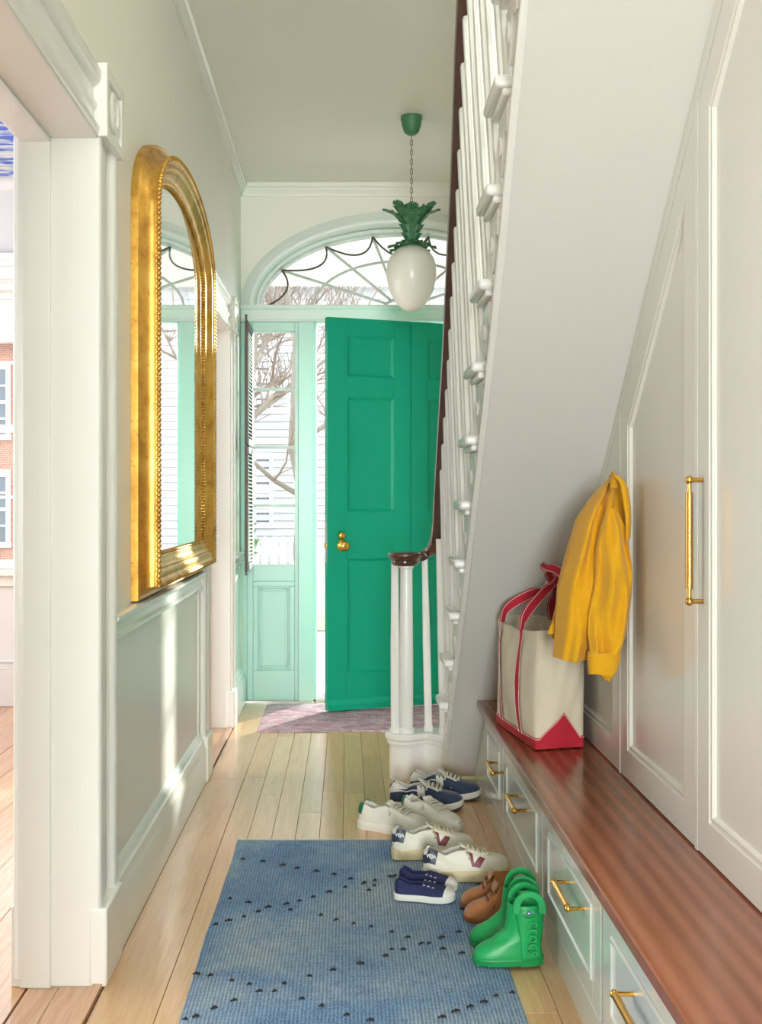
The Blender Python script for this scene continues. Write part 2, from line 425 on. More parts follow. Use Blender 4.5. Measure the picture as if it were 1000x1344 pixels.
# skirting, chair rail, picture of mouldings on the hall side
BP = [(0, 0), (.036, 0), (.036, .145), (.031, .155), (.027, .165), (.027, .185), (.020, .19), (.015, .205), (.008, .215), (0, .22)]
RP = [(0, .82), (.010, .82), (.022, .828), (.022, .838), (.012, .846), (.012, .866), (.024, .874), (.034, .884), (.034, .893), (.026, .898), (0, .898)]
for k, (a, b) in enumerate(((-7.0, O1[0] - .2), (3.118, 5.028), (6.392, WB))):
    S(B().prism([(WL + p, q) for p, q in BP], 'Y', a, b), 'baseboard_left' + ('' if not k else '.%03d' % k), trimw)
    S(B().prism([(WL + p, q) for p, q in RP], 'Y', a, b), 'trim_%d' % n, trimw); n += 1
    # raised frame of the dado panel
    fr = B()
    fr.box(WL, WL + .012, a, a + 0.05, .21, .83); fr.box(WL, WL + .012, b - 0.05, b, .21, .83)
    S(fr, 'trim_%d' % n, white, bevel=.004); n += 1
    S(box(WL, WL + .004, a, b, .2, .83), 'trim_%d' % n, white); n += 1
# crown mouldings
CR = [(0, -.075), (.012, -.075), (.014, -.06), (.026, -.045), (.03, -.03), (.04, -.022), (.04, 0), (0, 0)]
S(B().prism([(WL + p, ZC + q) for p, q in CR], 'Y', -7.0, WB), 'trim_%d' % n, trimw); n += 1
S(B().prism([(WB - p, ZC + q) for p, q in CR], 'X', WL, 1.35), 'trim_%d' % n, wallw); n += 1
# ---- ceiling with the stairwell left open
ce = B().box(-0.79, 0.335, -7.0, WB + .15, ZC, ZC + .15).box(0.335, 1.4, 3.95, WB + .15, ZC, ZC + .15)
S(ce, 'ceiling', ceilw)
# stairwell shaft above
sh = B().box(0.28, 0.335, -0.5, 4.0, ZC + .15, 5.5).box(0.28, 1.45, 3.95, 4.0, ZC + .15, 5.5).box(0.28, 1.45, -0.5, -0.44, ZC, 5.5)
S(sh, 'wall_upstairs', wallw); S(box(0.28, 1.45, -0.5, 4.0, 5.5, 5.55), 'ceiling.001', ceilw)
S(box(1.35, 1.45, -7.0, WB + .15, 0, 5.5), 'wall_right', wallw)
S(box(-0.79, 1.45, -7.1, -7.0, 0, 5.5), 'wall_rear', wallw)
S(box(0.335, 1.4, -7.0, 0.1, ZC, ZC + .15), 'ceiling.002', ceilw)
# ---- back wall with arched fanlight, sidelights, doorway
CX, SZ, FA, FB = 0.32, 2.36, 0.865, 0.465
def ell(a, b, t, y): return (CX + a * cos(t), y, SZ + b * sin(t))
arc = [(CX - FA * cos(pi * k / 40), SZ + FB * sin(pi * k / 40)) for k in range(41)]
bw = B().prism([(-0.70, SZ)] + arc + [(1.4, SZ), (1.4, 3.2), (-0.70, 3.2)], 'Y', WB, WB + .16)
bw.box(-0.79, -0.60, WB, WB + .16, 0, SZ); bw.box(1.27, 1.4, WB, WB + .16, 0, SZ)
S(bw, 'wall_back', wallw)
ar = B().sweep([ell(0.912, 0.518, pi * k / 48, WB) for k in range(49)], [(-.050, 0), (-.050, .030), (-.040, .045), (-.022, .052), (-.005, .050), (.008, .036), (.014, .036), (.022, .028), (.036, .024), (.046, .016), (.046, 0)], (0, -1, 0))
ar.sweep([ell(0.86, 0.46, pi * k / 48, WB + .06) for k in range(49)], [(-.012, -.1), (-.012, .06), (.012, .06), (.012, -.1)], (0, -1, 0))
S(ar, 'trim_%d' % n, mintw, smooth=50); n += 1
tb = B().box(-0.636, 1.35, WB - .03, WB + .14, 2.262, 2.36).box(-0.636, 1.35, WB - .05, WB, 2.335, 2.362).box(-0.636, 1.35, WB - .038, WB, 2.262, 2.275)
S(tb, 'trim_%d' % n, mintw, bevel=.004); n += 1
po = B().box(-0.292, -0.200, WB - .045, WB + .14, 0, 2.262).box(-0.212, -0.185, WB - .02, WB + .05, 0.0, 2.262).box(.868, .965, WB - .045, WB + .14, 0, 2.262).box(-0.636, -0.597, WB - .02, WB + .14, 0, 2.262)
S(po, 'trim_%d' % n, mint, bevel=.004); n += 1
S(box(-0.21, 0.88, WB - .02, WB + .22, 0, .016), 'trim_%d' % n, steel); n += 1
S(box(-0.637, -0.2, WB - .05, WB - .02, 0, .012), 'trim_%d' % n, steel); n += 1
def sidelight(name, x0, x1):
    """frame x0..x1; glass inset"""
    y0, y1 = WB - .025, WB + .06
    g0, g1 = x0 + .035, x1 - .022
    f = B().box(x0, g0, y0, y1, 0, 2.262).box(g1, x1, y0, y1, 0, 2.262).box(g0, g1, y0, y1, 2.208, 2.262).box(g0, g1, y0, y1, .72, .818)
    o = S(f, name, mint, bevel=.003)
    for z in (1.865, 1.518, 1.170):
        box(g0, g1, WB + .0, WB + .035, z - .008, z + .008).make('glazing_bar', pale_came, o)
    box(g0, g1, WB + .016, WB + .02, .818, 2.208).make('pane', glass, o, smooth=0)
    p = B().box(g0, g1, y0 + .022, y1, 0, .72)          # recessed board
    p.make('lower_board', mint, o)
    q = B().box(g0, g1, y0, y0 + .024, 0, .19).box(g0, g1, y0, y0 + .024, .69, .72).box(g0, g0 + .03, y0, y0 + .024, .19, .69).box(g1 - .03, g1, y0, y0 + .024, .19, .69)
    q.make('panel_frame', mint, o, bevel=.004)
    q = B()
    a, b = g0 + .042, g1 - .042
    q.box(a, b, y0 + .008, y0 + .024, .205, .218).box(a, b, y0 + .008, y0 + .024, .662, .675).box(a, a + .012, y0 + .008, y0 + .024, .205, .675).box(b - .012, b, y0 + .008, y0 + .024, .205, .675)
    q.make('panel_moulding', mint, o, bevel=.003)
    return o
sidelight('window_2', -0.597, -0.292); sidelight('window_4', 0.965, 1.27)
# fanlight
fan = S(B().sweep([ell(0.848, 0.448, pi * k / 48, WB + .09) for k in range(49)], [(-.012, -.015), (-.012, .015), (.012, .015), (.012, -.015)], (0, -1, 0)), 'window_3', mintw)
B().prism([(CX - .85 * cos(pi * k / 40), SZ + .45 * sin(pi * k / 40)) for k in range(41)], 'Y', WB + .10, WB + .104).make('pane', glass, fan, smooth=0)
yb = WB + .085
hub = 0.10
B().tube([(CX + .10 * cos(pi * k / 16), yb, SZ + .055 * sin(pi * k / 16)) for k in range(17)], .010, 6).make('fan_hub', pale_came, fan)
def rim(c): t = math.acos(c); return t
cs = [-.853, -.537, -.2, .2, .537, .853]
for c in cs:
    t = math.acos(c); e = ell(.845, .445, t, yb); s0 = ell(.10, .055, t if abs(c) < .8 else t, yb)
    B().tube([s0, e], .0085, 6).make('glazing_bar', pale_came, fan)
B().tube([ell(.53, .285, pi * k / 32, yb) for k in range(33)], .0085, 6).make('ring_bar', pale_came, fan)
ts = [pi] + [math.acos(c) for c in cs] + [0]
for a, b in zip(ts, ts[1:]):
    p0, p1 = Vector(ell(.84, .44, a, yb - .012)), Vector(ell(.84, .44, b, yb - .012))
    mid = (p0 + p1) / 2; d = (Vector((CX, yb, SZ + .0)) - mid); d.normalize()
    sag = (p1 - p0).length * .34
    B().tube([p0.lerp(p1, t) + d * sag * (1 - (2 * t - 1) ** 2) for t in [k / 12 for k in range(13)]], .006, 6).make('swag_bar', came, fan)
# ---- side room
sw = B()
FY = 6.9
sw.box(-4.05, -3.15, FY, FY + .2, 0, 3.2).box(-3.15, -1.835, FY, FY + .2, 0, .79).box(-3.15, -1.835, FY, FY + .2, 2.47, 3.2).box(-1.835, -0.7, FY, FY + .2, 0, 3.2)
S(sw, 'wall_side_room', greyw)
S(B().box(-4.15, -4.05, -1.5, 7.0, 0, 3.2), 'wall_side_room_left', greyw); S(box(-4.05, -.785, -1.6, -1.5, 0, 3.2), 'wall_side_room_rear', greyw)
S(box(-4.1, -.785, -1.5, 7.0, 3.07, 3.2), 'ceiling.003', wallpaper())
t_ = B().box(-4.0, -.79, FY - .035, FY, 0, .215).box(-4.0, -.79, FY - .022, FY, .215, .265).box(-4.0, -.79, FY - .03, FY, .255, .27)
S(t_, 'baseboard_side_room', greyw, bevel=.004)
S(B().prism([(FY - p * 1.2, 3.07 + q * .8) for p, q in CR], 'X', -4, -.79), 'trim_%d' % n, greyw); n += 1
# window_1: casing + two sashes
wf = B().box(-3.27, -1.72, FY - .035, FY, 2.49, 2.62).box(-3.29, -1.70, FY - .05, FY, 2.60, 2.64).box(-3.27, -1.72, FY - .045, FY, 2.535, 2.56)
wf.box(-1.835, -1.72, FY - .03, FY, .80, 2.49).box(-3.27, -3.15, FY - .03, FY, .80, 2.49)
wf.box(-3.3, -1.70, FY - .07, FY + .06, .762, .80).box(-3.24, -1.74, FY - .025, FY, .70, .762)
wf.box(-1.86, -1.835, FY, FY + .14, .80, 2.47).box(-3.15, -3.125, FY, FY + .14, .8, 2.47).box(-3.15, -1.835, FY, FY + .14, 2.43, 2.47)
win = S(wf, 'window_1', trimw, bevel=.004)
for nm, z0, z1, yy in (('upper_sash', 1.60, 2.43, FY + .08), ('lower_sash', .80, 1.64, FY + .045)):
    s_ = B().box(-3.125, -1.86, yy, yy + .035, z1 - .042, z1).box(-3.125, -1.86, yy, yy + .035, z0, z0 + .05).box(-3.125, -3.085, yy, yy + .035, z0, z1).box(-1.895, -1.86, yy, yy + .035, z0, z1)
    so = s_.make(nm, trimw, win, bevel=.003)
    box(-3.085, -1.895, yy + .008, yy + .027, (z0 + z1) / 2 - .009, (z0 + z1) / 2 + .009).make('glazing_bar', trimw, so)
    for xx in (-7.19, -2.29): box(xx - .009, xx + .009, yy + .008, yy + .027, z0, z1).make('glazing_bar', trimw, so)
    box(-3.085, -1.895, yy + .015, yy + .019, z0 + .04, z1 - .03).make('pane', glass, so, smooth=0)

# ---- front door (open inward, hinged at the right)
hx, hy, fx, fy = 0.848, 7.02, -0.112, 6.65
dv = Vector((hx - fx, hy - fy, 0)); DW = dv.length; dv.normalize()
dn = Vector((dv.y, -dv.x, 0))                    # room side normal (towards -Y)
DM = Matrix(((dv.x, -dn.x, 0, fx), (dv.y, -dn.y, 0, fy), (0, 0, 1, 0), (0, 0, 0, 1)))   # local (u, depth, z)
DT, DZ0, DZ1 = .045, .014, 2.236
RC = .012
d = B().box(0, DW, RC, DT - RC, DZ0, DZ1)
us = [0, .116, .412, .618, .914, DW]; cu_ = .5 * DW
zs = [DZ0, .222, .874, 1.135, 1.791, 1.90, 2.139, DZ1]
def frame_rects():
    r = [(0, us[1], DZ0, DZ1), (us[2], cu_ - .0015, DZ0, DZ1), (cu_ + .0015, us[3], DZ0, DZ1), (us[4], DW, DZ0, DZ1)]
    for a, b in ((us[1], us[2]), (us[3], us[4])):
        for c, e in ((DZ0, .222), (.874, 1.135), (1.791, 1.90), (2.139, DZ1)): r.append((a, b, c, e))
    return r
door = S(d.xf(DM), 'door_1', green_door, label='emerald green panelled front door standing open with brass knob')
fr = B()
for a, b, c, e in frame_rects(): fr.box(a, b, 0, RC, c, e).box(a, b, DT - RC, DT, c, e)
fr.xf(DM).make('door_frame', green_door, door, bevel=.0022)
for (a, b) in ((us[1], us[2]), (us[3], us[4])):
    for (c, e) in ((.222, .874), (1.135, 1.791), (1.90, 2.139)):
        k = .014
        rings = []
        for off, dep in ((0, .002), (.006, .001), (.010, .005), (k, .009), (.022, .0115)):
            rings.append([(a + off, dep, c + off), (b - off, dep, c + off), (b - off, dep, e - off), (a + off, dep, e - off)])
        B().loft(rings, True, False).xf(DM).make('door_panel', green_door, door, smooth=20)
B().box(.0, DW, -.012, 0, DZ0, .05).prism([(-.012, .05), (0, .05), (0, .075)], 'X', 0, DW).xf(DM).make('weather_bar', green_door, door, bevel=.002)
def dp(u, dep, z): return DM @ Vector((u, dep, z))
lathe_y = lambda prof, u, z: B().lathe(prof, 20, (u, 0, z), 'Y').xf(DM)
lathe_y([(.0, -.0601), (.018, -.060), (.027, -.052), (.029, -.043), (.024, -.034), (.013, -.027), (.011, -.012), (.014, -.01), (.029, -.008), (.033, -.003), (.033, .001)], .088, .945).make('door_knob', brass, door, smooth=60)
lathe_y([(.0, -.0221), (.014, -.022), (.019, -.017), (.02, -.010), (.024, -.005), (.024, .001)], .082, 1.003).make('deadbolt', brass, door, smooth=60)
B().box(-.002, .001, .010, .035, .85, 1.08).xf(DM).make('latch_plate', steel, door)
B().box(-.012, -.002, .014, .030, .935, .960).xf(DM).make('latch_bolt', brass, door)
for z in (.3, 1.1, 1.95): B().tube([dp(DW + .004, -.004, z - .05), dp(DW + .004, -.004, z + .05)], .008, 8).make('hinge', brass, door)
# ================================================================== STAIRCASE
def NZ(y): return .40 + .956 * (4.89 - y)          # nosing line
def SF(y): return 4.394 - .861 * y                 # underside line
def XN(y): return tab([(2.2, .318), (2.6, .332), (3.0, .345), (3.6, .356), (4.2, .363), (6, .366)], y)
def XR(y): return tab([(2.2, .312), (2.8, .328), (3.4, .345), (4.0, .368), (4.5, .382), (5.1, .39)], y)
G, R = .2092, .2
st = thing('staircase', (.9, 3.6, 0), 'white painted staircase with dark mahogany handrail climbing towards the viewer', 'staircase')
XW = 1.345
steps = list(range(2, 16))
def SX(y): return XN(y) + .048
for k in steps:
    yn = 4.89 - (k - 2) * G; z = R * k; x0 = XN(yn)
    yb = max(yn - G - .035, (4.394 + .008 - z + .03) / .861)
    t = B().box(x0, XW, yb, yn, z - .030, z)
    t.make('tread', stairw, st, bevel=.010, seg=3)
    yb = max(yn - G - .03, (4.394 + .008 - z + .062) / .861)
    b_ = B().box(x0 + .018, XW, yb, yn - .018, z - .048, z - .030)
    b_.box(x0 + .034, XW, yb, yn - .034, z - .062, z - .048)
    b_.make('cove_moulding', stairw, st, bevel=.006)
    B().box(SX(yn) , XW, yn - .045, yn - .03, max(z - R - .01, SF(yn - .045) + .012), z - .03).make('riser', stairw, st)
# stringer (cut to the steps above, straight below)
rings = []
for k in steps:
    yn = 4.89 - (k - 2) * G; z = R * k
    for (a, b) in ((yn - .03, yn - G - .03),):
        xa, xb = SX(a), SX(b)
        B().loft([[(xa, a, SF(a) + .004), (xa, a, max(z - .055, SF(a) + .008)), (xa + .03, a, max(z - .055, SF(a) + .008)), (xa + .03, a, SF(a) + .004)], [(xb, b, SF(b) + .004), (xb, b, max(z - .055, SF(b) + .008)), (xb + .03, b, max(z - .055, SF(b) + .008)), (xb + .03, b, SF(b) + .004)]]).make('stringer', stairw, st)
# foot of the string down to the floor + bottom edge bead
B().loft([[(.414, 5.10, 0), (.414, 5.10, .02), (.444, 5.10, .02), (.444, 5.10, 0)], [(.414, 4.86, SF(4.86) - .0), (.414, 4.86, .34), (.444, 4.86, .34), (.444, 4.86, SF(4.86))]]).make('stringer', stairw, st)
ys = [5.09 - i * .1 for i in range(32)]
B().sweep([(SX(y) - .003, y, SF(y) + .006) for y in ys], [(-.010, -.012), (-.010, .012), (.010, .012), (.010, -.012)]).make('string_bead', stairw, st, bevel=.004)
B().sweep([(SX(y) + .008, y, SF(y) + .045) for y in ys], [(-.010, -.004), (-.010, .004), (.010, .004), (.010, -.004)]).make('string_bead', stairw, st, bevel=.002)
# soffit
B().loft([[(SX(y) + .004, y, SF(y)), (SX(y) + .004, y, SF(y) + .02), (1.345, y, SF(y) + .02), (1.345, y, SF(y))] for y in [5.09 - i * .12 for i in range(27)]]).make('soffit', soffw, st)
# scroll brackets
def scroll(yn, z):
    x0 = SX(yn - .1) - .011
    L, H = .195, .118
    top = [(yn - .035, z - .060), (yn - .035 - L, z - .060)]
    bot = []
    for i in range(25):
        t = i / 24
        yy = yn - .035 - L * (1 - t)
        h = .040 + .050 * sin(pi * min(1, t * 1.9)) ** 2 * (t < .53) + (t >= .53) * (.030 + .10 * max(0, sin(pi * (t - .53) / .47)) ** .8 * (1 - .1 * t))
        zb = z - .060 - max(.02, h * .95) * (.55 + .45 * t)
        bot.append((yy, min(z - .064, max(zb, SF(yy) + .014))))
    b_ = B().prism([top[1]] + bot + [top[0]], 'X', x0, x0 + .014)
    b_.make('scroll_bracket', stairw, st, bevel=.002)
    B().lathe([(.024, x0 - .006), (.024, x0 + .004)], 14, (0, yn - .085, z - .125), 'X').make('scroll_rosette', stairw, st, bevel=.004)
    zd = max(z - .125, SF(yn - .035 - L * .98) + .014)
    if zd < z - .075: B().box(x0 - .004, x0 + .01, yn - .035 - L * .98, yn - .035 - L * .86, zd, z - .06).make('scroll_drop', stairw, st, bevel=.004)
for k in steps: scroll(4.89 - (k - 2) * G, R * k)
# curtail step
NX, NY = .248, 5.12
def curtail(r, inset, z0, z1):
    pts = [(NX + r * cos(a), NY + r * sin(a)) for a in [radians(50 + 260 * i / 24) for i in range(25)]]
    pts += [(.335, NY - .045 + inset), (.375, NY - .075 + inset), (.405, 5.0 + inset), (.428 - inset * .3, 5.02 + inset), (.428 - inset * .3, NY + .10 - inset), (.42, NY + .10 - inset), (.34, NY + .075 - inset)]
    return B().prism(pts, 'Z', z0, z1)
curtail(.085, 0, .17, .20).make('curtail_tread', stairw, st, bevel=.012, seg=3)
curtail(.078, .014, .152, .170).make('curtail_moulding', stairw, st, bevel=.005)
curtail(.066, .03, .0, .153).make('curtail_riser', stairw, st, bevel=.002)
B().lathe([(.0655, 0), (.0655, .006), (.0655, .14), (.068, .142), (.068, .150), (.072, .156)], 32, (NX, NY, 0)).make('newel_drum', stairw, st)
# newel post and its ring of balusters, under the volute
B().lathe([(.036, .20), (.036, .215), (.028, .225), (.030, .24), (.030, .5), (.027, .86), (.027, .905), (.033, .91), (.033, .925)], 16, (NX + .006, NY - .02, 0)).make('newel_post', stairw, st)
def baluster(x0, y0, z0, x1, y1, z1, r=.0145):
    p0, p1 = Vector((x0, y0, z0)), Vector((x1, y1, z1))
    n_ = 10; hs = [(0, 1.25), (.02, 1.25), (.035, 1.0), (.5, 1.0), (.8, .86), (1, .78)]
    b_ = B().tube([p0.lerp(p1, t) for t, _ in hs], [r * q for _, q in hs], 8, up=(0, 1, 0))
    return b_.make('baluster', stairw, st)
for (bx, by, bx2, by2, r) in ((.207, 5.10, .205, 5.10, .0195), (.246, 5.185, .246, 5.18, .017), (.352, 5.13, .338, 5.168, .0165), (.41, 5.06, .392, 5.08, .015)):
    baluster(bx, by, .20, bx2, by2, .945 if .3 < bx < .4 else .93 if bx < .4 else 1.035, r)
def RZ(y): return NZ(y) + .90
for k in steps:
    yn = 4.89 - (k - 2) * G
    for o_ in (.045, .149):
        y = yn - o_
        if y < 2.2: continue
        baluster(XN(y) + .052, y, R * k, XR(y) + .002, y, min(RZ(y) - .012, 5.4))
# handrail
path = [(NX + .005, NY - .035, .950), (NX + .04, NY - .005, .950), (.295, 5.155, .951), (.33, 5.175, .957), (.36, 5.172, .973), (.380, 5.145, 1.005), (.389, 5.10, 1.055), (.390, 5.04, 1.115)]
path += [(XR(y), y, RZ(y) + .0) for y in [4.95 - i * .12 for i in range(26)]]
prof = [(-.024, -.018), (-.028, -.004), (-.026, .012), (-.014, .022), (.014, .022), (.026, .012), (.028, -.004), (.024, -.018)]
# smooth path (Chaikin)
pv = [Vector(p) for p in path]
for _ in range(2):
    q = [pv[0]]
    for a, b in zip(pv, pv[1:]): q += [a.lerp(b, .25), a.lerp(b, .75)]
    pv = q + [pv[-1]]
B().sweep(pv, prof).make('handrail', mahog, st, smooth=50)
B().lathe([(.030, .918), (.052, .920), (.060, .932), (.057, .942), (.066, .950), (.074, .960), (.074, .968), (.066, .976), (.03, .980), (.0, .981)], 32, (NX, NY - .02, 0)).make('volute_cap', mahog, st, smooth=60)

# ================================================================== BENCH
BT, BX0, BXF, CXF = .423, .505, .54, .775
def SFX(y): return SF(y)
bt = B().prism([(BX0, .393), (CXF + .03, .393), (CXF + .03, BT), (BX0, BT)], 'Y', .45, 4.60)
props(bt.make('bench_top', bench_wood, bevel=.004), 'long reddish striped wood bench top above the drawers', 'bench top')
tagk = 0
dedges = [4.93, 4.06, 3.24, 2.49, 1.74, .99]
dlabel = ['white drawer unit at the far end of the bench, below the canvas tote', 'white drawer unit second from the far end, behind the striped white sneakers',
          'white drawer unit with brass pull directly right of the green boots', 'white drawer unit nearest the viewer, cut by the bottom of the photo', 'white drawer unit below the frame edge, out of view']
for i, (y1, y0) in enumerate(zip(dedges, dedges[1:])):
    if i > 3: break
    u = thing('drawer_unit', (.65, (y0 + y1) / 2, 0), dlabel[i], 'drawer unit', 'white drawer units under the bench')
    yy1 = min(y1, 4.62)
    bb = B().box(BXF + .006, CXF + .02, y0 + .001, yy1 - .001, 0.0, .392)
    if i == 0:   # body runs under the falling soffit
        bb.prism([(yy1 - .001, 0), (5.04, 0), (5.04, .05), (4.62, .39)], 'X', BXF + .006, CXF)
    bb.make('body', drawerw, u)
    ftop = .372
    yf = y1 if i else 4.60
    a, b = y0 + .010, yf - .010
    p = B().box(BXF - .004, BXF + .008, a, b, .098, ftop)
    dr = None
    sa, sb, za, zb = a + .085, b - .085, .148, .318
    # drawer front with recessed panel: stiles and rails around it
    q = B().box(BXF - .004, BXF + .012, a, sa, .098, ftop).box(BXF - .004, BXF + .012, sb, b, .098, ftop).box(BXF - .004, BXF + .012, sa, sb, .098, za).box(BXF - .004, BXF + .012, sa, sb, zb, ftop)
    dr = q.make('drawer_front', drawerw, u, bevel=.0015)
    rings = []
    for off, dep in ((0, -.004), (.003, -.009), (.010, -.009), (.014, -.002), (.022, .006)):
        rings.append([(BXF + dep, sa + off, za + off), (BXF + dep, sb - off, za + off), (BXF + dep, sb - off, zb - off), (BXF + dep, sa + off, zb - off)])
    B().loft(rings, True, True).make('panel_moulding', drawerw, dr, smooth=25)
    B().box(BXF - .001, BXF + .008, y0 + .001, min(yf, 4.6) - .001, .0, .088).make('plinth', drawerw, u, bevel=.002)
    hc = (4.145, 3.62, 2.77, 2.12)[i]; hl = (.085, .095, .10, .10)[i]; hz = (.262, .272, .275, .275)[i]
    h = B().tube([(.500, hc - hl, hz), (.500, hc + hl, hz)], .0055, 10)
    h.tube([(.500, hc - hl * .8, hz), (.500, hc + hl * .8, hz)], .0075, 10)
    for s_ in (-1, 1):
        h.tube([(.500, hc + s_ * hl * .93, hz), (BXF, hc + s_ * hl * .93, hz)], .0048, 8); h.ball((.500, hc + s_ * hl * .93, hz), .009, 10, 6)
    h.make('drawer_pull', brass, dr)
# tall closets
fill = []
cedge = [(4.55, 3.375), (3.355, 2.635), (2.615, 1.90), (1.88, 1.165)]
clabel = ['short white closet under the low end of the stairs behind the jacket', 'white closet door with sloping top just right of the yellow jacket',
          'tall white closet with long brass bar handle, nearest at right', 'closet beyond the right edge']
for i, (y1, y0) in enumerate(cedge[:3]):
    c = thing('closet', (1.0, (y0 + y1) / 2, BT), clabel[i], 'closet', 'white closets fitted under the stairs')
    top = lambda y: min(SF(y), 3.08)
    B().prism([(y0 - .01, BT + .001), (y1 + .01, BT + .001), (y1 + .01, top(y1 + .01) - .003), (y0 - .01, top(y0 - .01) - .003)], 'X', CXF + .014, 1.34).make('body', closetw, c)
    # door: stile/rail frame following the slope
    gp = .064
    dz = lambda y: top(y) - gp
    a, b = y0 + .004, y1 - .004
    z0 = BT + .006
    s_ = .078
    sl = math.hypot(1, .861)
    outer = [(a, z0), (b, z0), (b, dz(b)), (a, dz(a))]
    def inset(o):
        yb_ = b - o
        if dz(yb_) - o * sl < z0 + o + .02:
            yb_ = (4.394 - gp - (z0 + o + .02) - o * sl) / .861
        return [(a + o, z0 + o), (yb_, z0 + o), (yb_, dz(yb_) - o * sl), (a + o, dz(a + o) - o * sl)]
    if dz(b) < z0 + .01:
        b = (4.394 - gp - z0 - .02) / .861
    rings = []
    for off, dep in ((0, .012), (0, 0), (s_, 0), (s_ + .003, .004), (s_ + .008, .005), (s_ + .011, .002), (s_ + .015, .002), (s_ + .020, .011)):
        r = inset(off); rings.append([(CXF + dep, y, z) for y, z in r])
    dr = B().loft(rings, True, True).make('closet_door', closetw, c, smooth=25)
    ya, yb2 = y0 - .0095, y1 + .0095
    B().prism([(ya, top(ya) - .060), (yb2, max(BT + .002, top(yb2) - .060)), (yb2, top(yb2) - .002), (ya, top(ya) - .002)], 'X', CXF, CXF + .02).make('face_frame', closetw, c)
    B().prism([(y0 - .0095, BT + .002), (y0 + .001, BT + .002), (y0 + .001, top(y0 + .001) - .059), (y0 - .0095, top(y0 - .0095) - .059)], 'X', CXF - .001, CXF + .02).make('divider_strip', closetw, c, bevel=.001)
    if i: B().prism([(y1 - .001, BT + .002), (y1 + .0095, BT + .002), (y1 + .0095, top(y1 + .0095) - .059), (y1 - .001, top(y1 - .001) - .059)], 'X', CXF - .001, CXF + .02).make('divider_strip', closetw, c, bevel=.001)
    if i == 2:
        hy_, z1, z2 = 2.575, .972, 1.253; hx_ = .745
        h = B().tube([(hx_, hy_, z1), (hx_, hy_, z2)], .005, 12).tube([(hx_, hy_, z1 + .035), (hx_, hy_, z2 - .035)], .0085, 14)
        for zz in (z1 + .008, z2 - .008):
            h.tube([(hx_, hy_, zz), (CXF, hy_, zz)], .0055, 10); h.ball((hx_, hy_, zz), .0095, 12, 8)
        h.make('bar_handle', brass2, dr)
S(box(CXF + .02, 1.35, -7.0, 1.885, 0, ZC), 'wall_closet', closetw)
S(box(CXF + .06, 1.3, 1.86, 4.7, .0, BT), 'wall_under_bench', closetw)
# ================================================================== MIRROR
mi = thing('wall_mirror', (WL, 4.25, .95), 'large arched gilt framed mirror with rope beading on the left wall', 'mirror')
MC, MA, MZ0, MZ1, MB = 4.25, .735, .950, 2.075, .275
line = [(MC - MA, MZ0), (MC + MA, MZ0)]
for zz in (1.3, 1.6, 1.9): line.append((MC + MA, zz))
N = 44
line += [(MC + MA * cos(pi * k / N), MZ1 + MB * max(0, sin(pi * k / N)) ** .92 if 0 < k < N else MZ1) for k in range(N + 1)]
for zz in (1.9, 1.6, 1.3): line.append((MC - MA, zz))
def offs(line, o):
    out = []; n_ = len(line)
    for i in range(n_):
        a, b, c = Vector(line[i - 1]), Vector(line[i]), Vector(line[(i + 1) % n_])
        d1, d2 = (b - a).normalized(), (c - b).normalized()
        n1, n2 = Vector((d1.y, -d1.x)), Vector((d2.y, -d2.x))
        m_ = (n1 + n2); m_.normalize(); k = 1 / max(.35, m_.dot(n1)); out.append(b + m_ * o * k)
    return out
def ringat(o, x): return [(WL + x, p.x, p.y) for p in offs(line, o)]
def msweep(prof, name, m, **kw):
    return B().loft([ringat(o, x) for o, x in prof], True, False).make(name, m, mi, **kw)
msweep([(.046, .0), (.046, .022), (.040, .027), (.034, .024)], 'frame_side', gilt, smooth=50)
msweep([(.034, .024), (.028, .030), (.016, .036), (.008, .048), (.006, .062), (.007, .068)], 'frame_cove', gilt, smooth=60)
msweep([(.007, .068), (.007, .076), (0, .080), (-.008, .077), (-.009, .074), (-.014, .069), (-.024, .072), (-.032, .069), (-.038, .060)], 'frame_face', gilt, smooth=50)
msweep([(-.038, .060), (-.044, .063), (-.050, .056), (-.060, .048), (-.070, .050), (-.076, .048), (-.082, .042), (-.088, .037)], 'inner_slip', gilt, smooth=50)
def beads(o, x, r, name, step):
    pts = [Vector(p) for p in ringat(o, x)]; pts.append(pts[0]); b_ = B(); acc = 0
    for a, b in zip(pts, pts[1:]):
        L = (b - a).length; d = (b - a).normalized()
        while acc < L:
            c = a + d * acc; t = Vector((.6, 0, 0)) + d * .8
            b_.ball(c, r, 6, 4); acc += step
        acc -= L
    b_.make(name, gilt, mi, kind='stuff', smooth=80)
beads(.004, .076, .0088, 'rope_beading', .0150); beads(-.083, .043, .006, 'inner_beading', .0125)
B().add([(WL + .038, p.x, p.y) for p in offs(line, -.084)], [tuple(range(len(line)))]).make('mirror_glass', mirror_m, mi, smooth=0)

